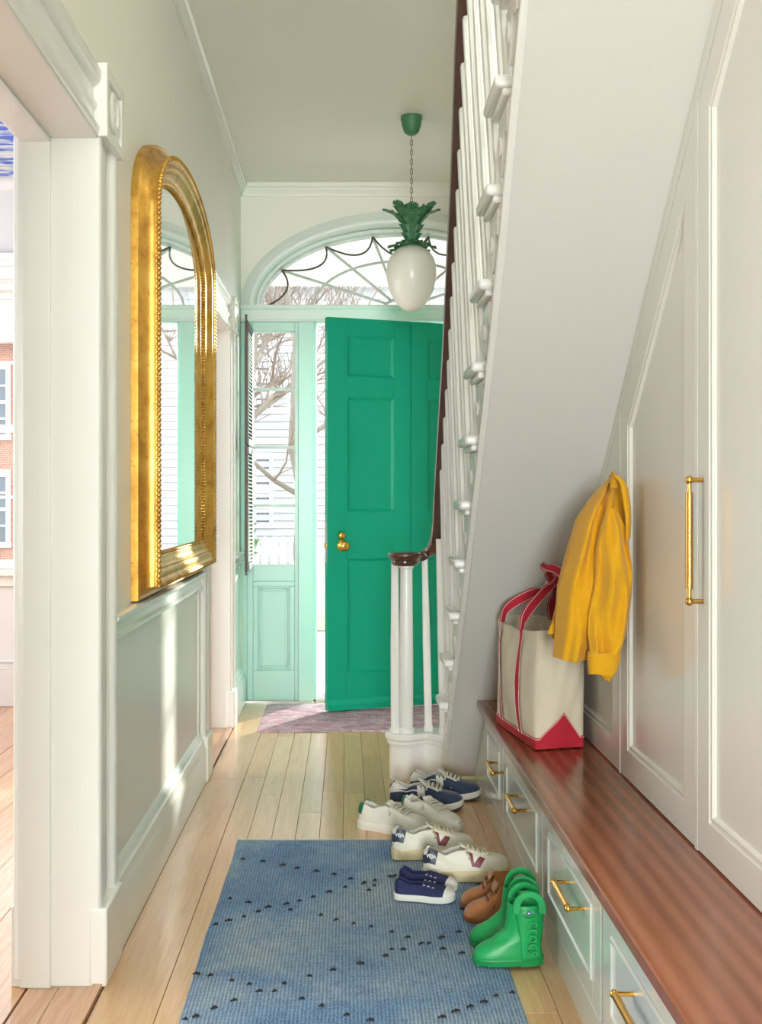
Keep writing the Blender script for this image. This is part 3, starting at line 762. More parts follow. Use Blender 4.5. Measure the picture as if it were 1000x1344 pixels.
# ================================================================== PENDANT
PX, PY = .315, 5.81
pe = thing('pendant_lamp', (PX, PY, 2.12), 'pineapple pendant lamp with opal glass globe and green metal leaves on a chain', 'pendant lamp')
leafg = mat('green_painted_tin', (66, 122, 84), 0.45, var=.25, vscale=30)
chainm = mat('bronze_chain', (96, 78, 60), 0.35, 1)
B().lathe([(.052, 3.09), (.052, 3.078), (.047, 3.045), (.036, 3.012), (.022, 3.0), (.006, 2.998)], 24, (PX, PY, 0)).make('ceiling_canopy', leafg, pe, smooth=60)
zc, i = 2.998, 0
while zc > 2.67:
    pts = []
    for k in range(12):
        a = 2 * pi * k / 12; s_ = .0055 * cos(a); h_ = .014 * sin(a)
        pts.append((PX + (s_ if i % 2 else 0), PY + (0 if i % 2 else s_), zc - .014 + h_))
    B().tube(pts, .0016, 5, loop=True, up=(1, 1, .1)).make('chain_link', chainm, pe); zc -= .0235; i += 1
B().tube([(PX + .016 * cos(2 * pi * k / 16), PY, 2.655 + .016 * sin(2 * pi * k / 16)) for k in range(16)], .0022, 6, loop=True, up=(0, 1, 0)).make('hanging_ring', chainm, pe)
B().tube([(PX, PY, 2.642), (PX, PY, 2.40)], .0045, 8).make('stem_rod', chainm, pe)
gp_ = []
for k in range(25):
    t = k / 24; a = pi * t
    z = 2.292 - .163 * cos(a)
    rr = .1215 * (max(0, sin(a)) ** .92) * (1 - .17 * cos(a))
    gp_.append((max(rr, .0005), z))
B().lathe(gp_, 40, (PX, PY, 0)).make('glass_globe', opal, pe, smooth=80)
B().lathe([(.045, 2.448), (.050, 2.455), (.040, 2.468), (.036, 2.475)], 24, (PX, PY, 0)).make('collar', leafg, pe)
B().tube([(PX + .041 * cos(2 * pi * k / 20), PY + .041 * sin(2 * pi * k / 20), 2.474) for k in range(20)], .004, 6, loop=True).make('collar_wire', leafg, pe)
def leaf(ang, curve, L, W, name, teeth=4, tilt=0):
    """acanthus blade: curve(t) -> (radius, z)"""
    b_ = B(); vs = []; fs = []; n_ = teeth * 6
    for i in range(n_ + 1):
        t = i / n_; r, z = curve(t)
        saw = ((t * teeth) % 1.0)
        wv = W * (.38 + .62 * max(0, sin(pi * min(1, t * .80 + .08))) ** .8) * (0.46 + .54 * saw ** 1.0) * (1 if t < .88 else max(.03, (1 - t) / .12))
        for j in range(-2, 3):
            s_ = j / 2 * wv; fold = .010 * (1 - abs(j) / 2) - .004 + .008 * (abs(j) == 2) * (1 - saw)
            rr = r - fold * 1.0; zz = z + .012 * abs(j) / 2 * saw
            a = ang; vs.append((PX + rr * cos(a) - s_ * sin(a), PY + rr * sin(a) + s_ * cos(a), zz))
    for i in range(n_):
        for j in range(4): fs.append((i * 5 + j, i * 5 + j + 1, (i + 1) * 5 + j + 1, (i + 1) * 5 + j))
    b_.add(vs, fs).make(name, leafg, pe, solid=.0016, smooth=50)
for k in range(8):
    a = radians(-90 + 45 * k + (8 if k % 2 else 0))
    hgt = .185 if k % 2 == 0 else .205
    leaf(a, lambda t: (.028 + .030 * t + .085 * max(0, t - .40) ** 1.3 * 2.0, 2.475 + hgt * (t - .42 * max(0, t - .72) ** 1.2 * 2)), .2, .056, 'crown_leaf', 5)
for k in range(7):
    a = radians(-112 + 360 / 7 * k)
    leaf(a, lambda t: (.030 + .095 * t, 2.472 - .018 * t - .028 * t * t + .03 * max(0, t - .75)), .1, .034, 'collar_leaf', 3)

# ================================================================== SHUTTER
su = thing('interior_shutter', (-.575, 6.78, .79), 'narrow dark brown louvred shutter folded against the sidelight at left', 'shutter')
def shutter(z0, z1, nm):
    x0, x1 = -.578, -.560
    f = B().box(x0, x1, 6.635, 6.66, z0, z1).box(x0, x1, 6.955, 6.985, z0, z1).box(x0, x1, 6.66, 6.955, z0, z0 + .04).box(x0, x1, 6.66, 6.955, z1 - .04, z1)
    o = f.make(nm, louvre, su, bevel=.002)
    k = z0 + .055
    while k < z1 - .05:
        B().add([(x0 - .001, 6.66, k + .006), (x0 - .001, 6.955, k + .006), (x1 + .003, 6.955, k - .005), (x1 + .003, 6.66, k - .005)], [(0, 1, 2, 3)]).make('slat', trimw, o, solid=.004, smooth=0); k += .0215
shutter(1.515, 2.215, 'upper_leaf'); shutter(.80, 1.508, 'lower_leaf')
B().tube([(-.569, 6.63, 2.2), (-.569, 6.63, 2.245)], .007, 8).make('pin', louvre, su)
B().tube([(-.569, 6.63, .78), (-.569, 6.63, .82)], .007, 8).make('pin', louvre, su)

# ================================================================== RUGS
def rug(x0, x1, y0, y1, th, wob):
    def fn(a, b):
        x = lerp(x0, x1, a); y = lerp(y0, y1, b)
        e = wob * (sin(y * 5.1 + 1) * .6 + sin(y * 13) * .3)
        if a in (0, 1): x += e
        if b in (0, 1): y += wob * (sin(x * 9) * .5 + sin(x * 31) * .2)
        z = th + .0012 * sin(x * 6 + y * 3.1) + .001 * sin(y * 9 - x * 4)
        return (x, y, z if 0.001 < a < .999 and 0.001 < b < .999 else .001)
    return B().grid(fn, 40, 90)
ru = thing('runner_rug', (0, 3, 0), 'faded blue woven runner rug dotted with small black knots', 'rug')
brug = rug_blue()
rug(-.388, .415, 1.2, 4.17, .0075, .004).make('woven_field', brug, ru, smooth=80)
fringe = mat('ivory_fringe', (222, 220, 208), .9)
fb = B(); r_ = random.Random(5)
for k in range(230):
    xx = -.386 + .80 * k / 229; L = r_.uniform(.006, .014)
    fb.tube([(xx, 4.166, .006), (xx + r_.uniform(-.003, .003), 4.166 + L, .003)], .0012, 4)
fb.make('fringe', fringe, ru, kind='stuff')
knotm = mat('black_wool', (44, 40, 44), .95, bump=.5, bscale=300)
kpts = [(319, 1129), (345, 1132), (371, 1137), (390, 1141), (415, 1145), (438, 1149), (460, 1155), (477, 1161), (492, 1157), (453, 1166), (432, 1172), (411, 1179), (393, 1184), (376, 1188), (381, 1196), (352, 1192), (339, 1198), (302, 1181), (326, 1186), (320, 1205), (300, 1210), (283, 1215), (421, 1203), (441, 1209), (464, 1214), (487, 1218), (514, 1225), (535, 1232), (514, 1248), (473, 1266), (506, 1256), (437, 1275), (406, 1283), (529, 1248), (553, 1240), (563, 1240), (581, 1247), (602, 1225), (606, 1253), (580, 1232), (512, 1152), (518, 1151), (606, 1195), (258, 1280), (276, 1282), (304, 1289), (327, 1294), (340, 1303), (373, 1293), (360, 1303), (396, 1313), (422, 1322), (455, 1334), (307, 1315), (281, 1325), (257, 1336), (580, 1337), (598, 1329), (617, 1323), (635, 1317), (651, 1309), (672, 1305), (486, 1341), (243, 1340), (478, 1160), (491, 1164), (484, 1170)]
kb = B()
for j in range(3):
    a = radians(20 * j - 15); kb.tube([(-.011 * cos(a), -.011 * sin(a), .001), (0, 0, .005 + .001 * j), (.011 * cos(a + .3), .011 * sin(a + .3), .002)], .0019, 5)
kb.ball((0, 0, .004), (.005, .004, .004), 6, 4)
k0 = None
for i, (px, py) in enumerate(kpts):
    Y = 1.193 * 1550 / (py - 657); X = (px - 456) * Y / 1550
    if k0 is None:
        k0 = kb.make('knot', knotm, None); o = k0
    else: o = k0.copy(); col.objects.link(o)
    o.parent = ru; o.location = Vector((X, Y, .0085)) - Vector((0, 3, 0)); o.rotation_euler = (0, 0, r_.uniform(-.5, .5)); s_ = r_.uniform(.55, .95); o.scale = (s_, s_, 1)
pr = rug(-.472, .60, 6.115, 6.93, .007, .003).make('door_rug', rug_pink(), smooth=80, label='small pink and grey woven rug in front of the green door', cat='rug')

# ================================================================== SHOES
PROF = [(0, .0), (.006, .26), (.02, .42), (.06, .60), (.12, .70), (.22, .72), (.36, .70), (.5, .80), (.64, .97), (.74, 1.0), (.83, .95), (.90, .82), (.95, .63), (.985, .36), (1, 0)]
class Shoe:
    def __init__(s, L, W, hs, T, Cc, spring=.010, ankle=.74, lift=0):
        s.L, s.W, s.hs, s.T, s.C, s.spring, s.ankle = L, W, hs, T, Cc, spring, ankle
    def w(s, u): return s.W * tab(PROF, u)
    def sp(s, u): return s.spring * max(0, (u - .72) / .28) ** 2
    def side(s, u): return .006 * sin(pi * u) * 1.0
    def P(s, u, v, off=0):
        """v in [-1,1]: 0 = left sole edge .. measured from edge: a = 0 edge, 1 = centre"""
        sg = 1 if v >= 0 else -1; a = 1 - abs(v)     # v = +-1 edges, 0 centre
        w_ = s.w(u); T = tab(s.T, u); c = tab(s.C, u)
        th = a * pi / 2
        dy, dz = w_ * max(0, cos(th)) ** .62, T * max(0, sin(th)) ** .80
        if a < .55:
            q = a / .55; oy = w_ * (1 - (1 - s.ankle) * q ** 1.6) + .002 * sin(pi * q); oz = T * q
        elif a < .66:
            q = (a - .55) / .11; oy = w_ * (s.ankle - .16 * q); oz = T + .003 * sin(pi * q)
        else:
            q = (a - .66) / .34; oy = w_ * (s.ankle - .16) * (1 - q); oz = lerp(T, .010, min(1, q * 2.2))
        y, z = lerp(dy, oy, c), lerp(dz, oz, c)
        p = Vector((s.L * u, sg * y, s.hs + z + s.sp(u)))
        if off:
            e = .004
            du = s.P(min(1, u + e), v) - s.P(max(0, u - e), v); dvv = s.P(u, min(1, abs(v) + e) * sg) - s.P(u, max(0, abs(v) - e) * sg)
            n_ = du.cross(dvv) * (1 if sg > 0 else -1)
            if n_.length > 1e-9:
                n_.normalize()
                if n_.dot(p - Vector((s.L * min(.9, max(.1, u)), 0, s.hs))) < 0: n_ = -n_
                p = p + n_ * off
        return p
    def us(s, n_=44): return [(1 - cos(pi * i / n_)) / 2 for i in range(n_ + 1)]
    def upper(s, part, m, lining=None, name='upper'):
        us = s.us(); nv = 44
        vs = [s.P(u, -1 + 2 * j / nv) for u in us for j in range(nv + 1)]
        fs = [(i * (nv + 1) + j, i * (nv + 1) + j + 1, (i + 1) * (nv + 1) + j + 1, (i + 1) * (nv + 1) + j) for i in range(len(us) - 1) for j in range(nv)]
        inner = [f for f in fs if lining and tab(s.C, us[f[0] // (nv + 1)]) > .5 and abs(-1 + 2 * (f[0] % (nv + 1) + .5) / nv) < .40]
        st_ = set(inner); outer = [f for f in fs if f not in st_]
        B().add(vs, outer).make(name, m, part, smooth=80)
        if inner: B().add(vs, inner).make('lining', lining, part, smooth=80)
    def sole(s, part, m, z0, z1, ex0, ex1, name='sole', heel_gap=False):
        us = s.us(36)
        def ring(z, ex):
            L = [];
            for u in us: L.append((s.L / 2 + (u - .5) * (s.L + 2 * ex), s.w(u) + (ex if 0 < u < 1 else 0), z + s.sp(u)))
            for u in us[::-1][1:-1]: L.append((s.L / 2 + (u - .5) * (s.L + 2 * ex), -(s.w(u) + ex), z + s.sp(u)))
            return L
        B().loft([ring(z0, ex0), ring(lerp(z0, z1, .5), max(ex0, ex1)), ring(z1 - .001, ex1), ring(z1 + .001, ex1 - .002)]).make(name, m, part, smooth=50)
    def patch(s, part, m, u0, u1, v0, v1, off, name, nu=10, nv=10, fn=None):
        f = fn or (lambda a, b: (lerp(u0, u1, a), lerp(v0, v1, b)))
        b_ = B()
        def top(a, b): return s.P(*f(a, b), off)
        b_.grid(top, nu, nv)
        return b_.make(name, m, part, smooth=80)
    def quadpatch(s, part, m, corners, off, name, sg):
        def fn(a, b):
            p = Vector(corners[0]).lerp(Vector(corners[1]), a); q = Vector(corners[3]).lerp(Vector(corners[2]), a); r = p.lerp(q, b); return (r.x, sg * (1 - r.y))
        return s.patch(part, m, 0, 0, 0, 0, off, name, 5, 5, fn)
    def laces(s, part, m, u0, u1, n_, r=.0022, e=.30, bow=True, seed=1):
        rr = random.Random(seed)
        b_ = B()
        for i in range(n_):
            u = lerp(u0, u1, i / (n_ - 1)); uu = u + (u1 - u0) / n_ * .6
            for (a, b) in ((u, uu), (uu, u)):
                b_.tube([s.P(lerp(a, b, t), lerp(-e, e, t), .0045 + .003 * sin(pi * t)) for t in (0, .15, .35, .5, .65, .85, 1)], r, 6)
        b_.make('laces', m, part, smooth=80)
        if bow:
            c = s.P(u0 - .005, 0, .006) + Vector((0, 0, .002)); S_ = s.W / .05
            for sg in (1, -1):
                lp = [c, c + Vector((.006, sg * .014 * S_, .012)), c + Vector((.016, sg * .030 * S_, .012)), c + Vector((.026, sg * .040 * S_, .0)), c + Vector((.022, sg * .036 * S_, -.008)), c + Vector((.010, sg * .018 * S_, -.002)), c]
                B().tube(chaikin(lp), r, 6).make('bow_loop', m, part, smooth=80)
                en = [c, c + Vector((.010, sg * .010, .006)), c + Vector((.030, sg * .022 * S_, -.006)), c + Vector((.044, sg * (.036) * S_, -.022)), c + Vector((.050, sg * .044 * S_, -.038 * S_))]
                B().tube(chaikin(en), r, 6).make('lace_end', m, part, smooth=80)
            B().ball(c, .005, 8, 6).make('lace_knot', m, part)
    def tongue(s, part, m, u_in, x_top, z_top, wd, th=.006):
        p0 = s.P(u_in, 0)
        def fn(a, b):
            x = lerp(p0.x, s.L * x_top, a); z = lerp(p0.z - .004, z_top, a ** .9); y = (b - .5) * 2 * wd * (.75 + .25 * a) * (1 if a < .9 else .92)
            return (x, y, z - 9 * y * y * (1) * (.6))
        B().grid(fn, 8, 8).make('tongue', m, part, solid=th, smooth=80)
def chaikin(pts, n=2):
    pv = [Vector(p) for p in pts]
    for _ in range(n):
        q = [pv[0]]
        for a, b in zip(pv, pv[1:]): q += [a.lerp(b, .25), a.lerp(b, .75)]
        pv = q + [pv[-1]]
    return pv
navy = mat('navy_suede', (44, 56, 86), .85, var=.18, vscale=40, bump=.3, bscale=200, sheen=.3)
navyc = mat('navy_canvas', (34, 42, 86), .8, var=.12, vscale=60, bump=.3, bscale=400)
navyl = mat('navy_leather', (52, 62, 80), .45)
greysu = mat('pale_grey_mesh', (206, 206, 198), .8, bump=.3, bscale=300)
whl = mat('white_leather', (226, 224, 214), .42, var=.05, vscale=14, bump=.12, bscale=60)
whl2 = mat('cream_leather', (232, 229, 214), .45, var=.04, vscale=14, bump=.12, bscale=60)
rubw = mat('white_rubber', (222, 222, 214), .5, var=.05)
rubc = mat('cream_rubber', (214, 200, 160), .55, var=.08, vscale=20)
rubd = mat('dark_rubber', (70, 72, 78), .6)
greenl = mat('green_heel_tab', (36, 110, 74), .5)
burg = mat('burgundy_leather', (122, 36, 50), .45)
laceW = mat('white_laces', (204, 198, 178), .85, bump=.3, bscale=500)
laceC = mat('cream_laces', (214, 204, 178), .85, bump=.3, bscale=500)
linw = mat('grey_lining', (196, 194, 186), .9)
tan = mat('tan_suede', (172, 112, 66), .9, var=.15, vscale=30, bump=.3, bscale=250, sheen=.3)
tand = mat('brown_lace', (112, 66, 38), .8)
tansole = mat('brown_sole', (134, 84, 52), .7)
crep = mat('green_eva', (18, 158, 84), .42, var=.10, vscale=9)
crepd = mat('green_eva_dark', (12, 140, 72), .5, var=.08)  # slightly darker green for sole, heel, lugs and badge recess
whm = mat('white_print', (236, 236, 236), .5)
bluem = mat('emblem_purple', (78, 70, 150), .4)
OPENC = [(0, 0), (.03, 0), (.075, 1), (.36, 1), (.50, 0), (1, 0)]

def runner_shoe():
    t = thing('running_sneaker', (0, 0, 0), 'x', 'shoe', world=False)
    s = Shoe(.285, .050, .025, [(0, .062), (.05, .080), (.12, .072), (.24, .056), (.36, .068), (.46, .078), (.56, .070), (.68, .056), (.8, .046), (.9, .036), (.97, .022), (1, .010)], OPENC, .014)
    s.upper(t, navy, linw)
    s.patch(t, greysu, .002, .22, -.44, -.86, .0022, 'heel_collar', 12, 8, lambda a, b: (lerp(.0, .26, a), -lerp(.42, .74 - .30 * a, b)))
    s.patch(t, greysu, .002, .22, .44, .86, .0022, 'heel_collar', 12, 8, lambda a, b: (lerp(.0, .26, a), lerp(.42, .74 - .30 * a, b)))
    s.sole(t, rubw, .007, .030, .002, .0045, 'midsole'); s.sole(t, rubd, .0, .008, .0, .0035, 'outsole')
    for sg in (1, -1):
        s.patch(t, greysu, 0, 0, 0, 0, .003, 'overlay_stripe', 20, 2, lambda a, b: (lerp(.05, .50, a), sg * lerp(.72 - .15 * sin(a * pi), .68 - .15 * sin(a * pi), b)))
        for q in (((.40, .20), (.44, .20), (.425, .56), (.385, .56)), ((.385, .56), (.425, .56), (.50, .20), (.46, .20)), ((.46, .20), (.50, .20), (.485, .56), (.445, .56))):
            s.quadpatch(t, greysu, q, .0042, 'side_letter', sg)
        s.patch(t, greysu, 0, 0, 0, 0, .003, 'eyestay', 14, 3, lambda a, b: (lerp(.42, .68, a), sg * lerp(.20, .36, b)))
    s.tongue(t, greysu, .52, .40, .122, .024)
    s.laces(t, laceW, .46, .68, 5, .0032, .28)
    return t
def court_shoe():
    t = thing('tennis_sneaker', (0, 0, 0), 'x', 'shoe', world=False)
    s = Shoe(.285, .050, .026, [(0, .058), (.05, .070), (.12, .062), (.24, .050), (.36, .062), (.46, .072), (.56, .062), (.68, .050), (.8, .043), (.9, .034), (.97, .020), (1, .008)], OPENC, .008)
    s.upper(t, whl, linw)
    for sg in (1, -1):
        s.patch(t, greenl, 0, 0, 0, 0, .002, 'heel_tab', 8, 8, lambda a, b: (lerp(.0, .12 - .03 * b, a), sg * lerp(.36, .76, b)))
        for j in range(3):
            b_ = B()
            for i in range(7):
                u = lerp(.36 + .03 * j, .50 + .03 * j, i / 6); b_.ball(s.P(u, sg * lerp(.80, .42, i / 6), .0004), .0013, 6, 4)
            b_.make('perforation', linw, t)
        s.patch(t, whl, 0, 0, 0, 0, .0026, 'eyestay', 16, 6, lambda a, b: (lerp(.40, .70, a), sg * lerp(.16, .50, b)))
    s.patch(t, whl, 0, 0, 0, 0, .0014, 'toe_seam', 3, 16, lambda a, b: (lerp(.735, .745, a), lerp(-.8, .8, b)))
    s.sole(t, rubw, 0, .029, .003, .004, 'cupsole')
    s.tongue(t, whl, .54, .42, .108, .022, .005)
    s.laces(t, laceW, .44, .70, 6, .0034, .26)
    return t
def v_shoe():
    t = thing('striped_sneaker', (0, 0, 0), 'x', 'shoe', world=False)
    s = Shoe(.275, .048, .030, [(0, .060), (.05, .074), (.12, .064), (.24, .048), (.36, .060), (.46, .072), (.56, .064), (.68, .052), (.8, .044), (.9, .036), (.97, .024), (1, .010)], OPENC, .008)
    s.upper(t, whl2, linw)
    for sg in (1, -1):
        s.patch(t, navyl, 0, 0, 0, 0, .0022, 'heel_tab', 10, 8, lambda a, b: (lerp(.0, .15 - .04 * b, a), sg * lerp(.42, .78, b)))
        s.quadpatch(t, burg, ((.47, .62), (.54, .66), (.56, .12), (.535, .12)), .0022, 'side_letter', sg)
        s.quadpatch(t, burg, ((.535, .12), (.62, .12), (.685, .52), (.625, .55)), .0023, 'side_letter', sg)
        s.patch(t, whl2, 0, 0, 0, 0, .0026, 'eyestay', 16, 5, lambda a, b: (lerp(.42, .70, a), sg * lerp(.16, .40, b)))
        for (ch, u_) in (('VEJA'[::1], .07),):
            p = s.P(u_, sg * .60, .0026); du = (s.P(u_ + .02, sg * .60) - s.P(u_ - .02, sg * .60)).normalized(); up = (s.P(u_, sg * .50) - s.P(u_, sg * .70)).normalized()
            if sg > 0: du = -du
            nn = du.cross(up).normalized(); up = nn.cross(du)
            M = Matrix(((du.x, up.x, nn.x, p.x + nn.x * .0015), (du.y, up.y, nn.y, p.y + nn.y * .0015), (du.z, up.z, nn.z, p.z), (0, 0, 0, 1)))
            text(ch, .0155, .0003, M, 'tab_lettering', whm, t, bold=.0004)
    s.patch(t, whl2, 0, 0, 0, 0, .0014, 'toe_seam', 3, 16, lambda a, b: (lerp(.735, .745, a), lerp(-.8, .8, b)))
    s.sole(t, rubc, 0, .033, .003, .004, 'cupsole')
    s.tongue(t, whl2, .54, .42, .110, .022, .005)
    s.laces(t, laceC, .44, .70, 6, .0034, .26)
    return t
def slip_shoe():
    t = thing('canvas_slip_on', (0, 0, 0), 'x', 'shoe', world=False)
    s = Shoe(.178, .035, .014, [(0, .036), (.05, .046), (.12, .042), (.24, .030), (.38, .032), (.5, .040), (.6, .036), (.7, .030), (.8, .026), (.9, .021), (.97, .014), (1, .006)], OPENC, .005)
    s.upper(t, navyc, navyc)
    s.patch(t, rubw, 0, 0, 0, 0, .0018, 'toe_cap', 12, 24, lambda a, b: (lerp(.83 + .05 * (1 - abs(2 * b - 1)) - .02, .999, a), lerp(-1, 1, b)))
    s.sole(t, rubw, 0, .018, .002, .0035, 'foxing')
    for sg in (1, -1):
        for i in range(3):
            p = s.P(.50 + i * .075, sg * .42, .001)
            B().tube([p + Vector((.0028 * cos(2 * pi * k / 12), .0014 * sin(2 * pi * k / 12) * sg, .0028 * sin(2 * pi * k / 12))) for k in range(12)], .0009, 5, loop=True, up=(0, 1, 0)).make('eyelet', whm, t)
    return t
def suede_boot():
    t = thing('suede_bootie', (0, 0, 0), 'x', 'shoe', world=False)
    s = Shoe(.155, .036, .012, [(0, .075), (.05, .088), (.12, .086), (.24, .084), (.36, .086), (.48, .070), (.58, .052), (.7, .045), (.8, .040), (.9, .031), (.97, .020), (1, .008)], [(0, 0), (.03, 0), (.075, 1), (.34, 1), (.46, 0), (1, 0)], .003, .86)
    s.upper(t, tan, tan)
    s.sole(t, tansole, 0, .014, .0015, .003, 'sole')
    s.patch(t, tan, 0, 0, 0, 0, .0022, 'vamp_seam', 4, 20, lambda a, b: (lerp(.60, .63, a) - .10 * abs(2 * b - 1), lerp(-.95, .95, b)))
    s.tongue(t, tan, .5, .40, .108, .02, .004)
    s.laces(t, tand, .38, .56, 3, .0018, .34)
    return t
def rain_boot():
    t = thing('rain_boot', (0, 0, 0), 'x', 'boot', world=False)
    L, H = .176, .205
    front = [(0, .170), (.012, .175), (.028, .176), (.042, .170), (.055, .157), (.066, .137), (.076, .118), (.090, .104), (.11, .096), (.14, .092), (.18, .090), (.21, .092)]
    back = [(0, .004), (.02, .001), (.05, .004), (.09, .006), (.15, .003), (.21, .0)]
    def hw(z): return tab([(0, .036), (.03, .037), (.06, .034), (.09, .033), (.14, .036), (.21, .038)], z)
    def ringz(z, k=0.0, n_=40):
        xf, xb = tab(front, z) - k, tab(back, z) + k; c, a = (xf + xb) / 2, (xf - xb) / 2; b = hw(z) - k; o = []
        foot = max(0, min(1, (.075 - z) / .05))
        for i in range(n_):
            th = 2 * pi * i / n_; cx, sy = cos(th), sin(th)
            e = lerp(1.0, .78, foot)
            x = c + a * (abs(cx) ** e) * (1 if cx >= 0 else -1); y = b * (abs(sy) ** e) * (1 if sy >= 0 else -1)
            y *= lerp(1, lerp(.84, 1.08, (x - xb) / max(.01, xf - xb)), foot)
            o.append(Vector((x, y, z)))
        return o
    zs_ = [.012, .02, .028, .036, .042, .048, .054, .060, .066, .072, .078, .085, .095, .11, .13, .15, .165, .172]
    rings = [ringz(z) for z in zs_]
    # shaft top: front lower than the back
    rings += [ringz(.176, .001), ringz(.175, .005)] + [ringz(z, .006) for z in (.15, .11, .06)]
    B().loft(rings).make('shaft', crep, t, smooth=60)
    # sole with heel notch and lugs
    sz = [0.001, .008, .014, .017]
    def so(z, ex, x0, x1):
        r = ringz(.02, -ex); return [Vector((min(max(p.x, x0), x1), p.y, z)) for p in r]
    B().loft([so(.0035, .001, -1, 1), so(.016, .003, -1, 1), so(.020, .0035, -1, 1), so(.024, .001, -1, 1)]).make('sole', crepd, t, smooth=40)
    B().loft([so(.0, .001, -1, .060), so(.009, .001, -1, .064)]).make('heel', crepd, t); 
    for i in range(7):
        x0 = .080 + i * .0135; hwid = .034 * (1 if i < 5 else .75)
        B().box(x0, x0 + .010, -hwid, hwid, .0005, .009).make('lug', crepd, t, bevel=.001)
    # side panels carrying the loop handles
    for sg in (1, -1):
        yy = sg * .0365
        cx_, cz_ = .041, .170
        # hoop
        hoop = [(cx_ + .032 * cos(a), yy, cz_ + .002 + .040 * sin(a)) for a in [pi * k / 18 for k in range(19)]]
        hoop = [(cx_ + .032, yy, .155)] + hoop + [(cx_ - .032, yy, .155)]
        B().sweep(hoop, [(-.0095, -.0035), (-.0095, .0035), (.0095, .0035), (.0095, -.0035)], (0, 1, 0)).make('loop_handle', crep, t, bevel=.0025)
        # raised strap below
        pts = [(cx_ - .037, .172), (cx_ - .037, .12), (.004, .03), (.010, .018), (.062, .018), (.066, .04), (.072, .10), (cx_ + .037, .15), (cx_ + .037, .172)]
        ysh = lambda z: sg * (hw(z) + .0005)
        def fn(a, b):
            z = lerp(.018, .178, a); xl = tab([(.018, .008), (.06, .006), (.12, .001), (.178, cx_ - .036)], z); xl = tab([(.018, .008), (.06, .007), (.12, .002), (.178, -.001)], z)
            xr = tab([(.018, .058), (.06, .060), (.12, .070), (.178, cx_ + .038)], z); x = lerp(xl, xr, b)
            xf, xb = tab(front, z), tab(back, z); c, aa = (xf + xb) / 2, (xf - xb) / 2
            q = max(0, 1 - min(1, abs((x - c) / aa)) ** 2) ** .5
            yb = hw(z) * q if z > .07 else hw(z) * (q ** .8)
            return Vector((x, sg * (max(yb, .012) + .0022), z))
        B().grid(fn, 16, 10).make('side_strap', crep, t, solid=.002, smooth=70)
        B().lathe([(.0, .0), (.0205, 0), (.0205, .002), (.018, .003), (.0, .0031)], 24, (0, 0, 0), 'Y').xf(Matrix.Translation((cx_, sg * .0385, .156)) @ Matrix.Diagonal((1, sg, .62, 1))).make('badge_recess', crepd, t)
        B().lathe([(0, 0), (.0052, 0), (.0052, .003), (.004, .004), (0, .004)], 16, (0, 0, 0), 'Y').xf(Matrix.Translation((cx_ + .002, sg * .0395, .160)) @ Matrix.Diagonal((1, sg, 1, 1))).make('round_badge', bluem, t)
        B().ball((cx_ + .002, sg * .0437, .160), (.003, .0008, .0025), 8, 5).make('badge_mark', whm, t)
        # lettering running down the shaft
        du = Vector((0, 0, -1)); nn = Vector((0, sg, 0)); up = nn.cross(du)
        M = Matrix(((du.x, up.x, nn.x, .030), (du.y, up.y, nn.y, sg * .0388), (du.z, up.z, nn.z, .085), (0, 0, 0, 1)))
        text('crocs', .046, .0022, M, 'raised_lettering', crep, t, bold=.0002)
    return t
def place(o, x, y, rz, z=0): o.location = (x, y, z); o.rotation_euler = (0, 0, radians(rz))
def pair(fn, specs, group):
    a = fn(); first = True
    for (x, y, rz, z, lab) in specs:
        o = a if first else clone(a); first = False
        place(o, x, y, rz, z); o['label'] = lab; o['group'] = group
RZb = .0115
pair(runner_shoe, [(.165, 4.62, -8, 0, 'navy suede running sneaker, nearer of the pair at the newel post'), (.255, 4.80, -13, 0, 'navy suede running sneaker, farther of the pair, against the stair foot')], 'navy running sneakers')
pair(court_shoe, [(.046, 4.355, -30, 0, 'white leather sneaker with green heel tab, left of its pair'), (.215, 4.455, -50, 0, 'white leather sneaker with green heel tab, right one pointing at the viewer')], 'white sneakers with green heels')
pair(v_shoe, [(.150, 3.93, 8, RZb, 'white sneaker with cream sole and navy heel, rear one behind its twin'), (.238, 3.70, 8, RZb, 'white sneaker with burgundy side stripes, front one showing the whole V')], 'white sneakers with burgundy stripes')
pair(slip_shoe, [(.142, 3.535, -9, RZb, 'small navy canvas slip-on with white toe, nearer of the pair'), (.160, 3.64, -14, RZb, 'small navy canvas slip-on, farther one half hidden by its twin')], 'navy canvas slip-ons')
pair(suede_boot, [(.487, 3.37, 184, .006, 'tan suede laced bootie, nearer one behind the green boots'), (.489, 3.475, 180, .004, 'tan suede laced bootie, farther one beside the drawers')], 'tan suede booties')
pair(rain_boot, [(.504, 3.045, 182, .0105, 'green rubber rain boot, front one with raised lettering and round badge'), (.510, 3.165, 178, .0105, 'green rubber rain boot, rear one mostly behind its twin')], 'green rain boots')
for o in col.objects:
    if o.name.startswith('rain_boot'): o.scale = (1.03, 1, .88)
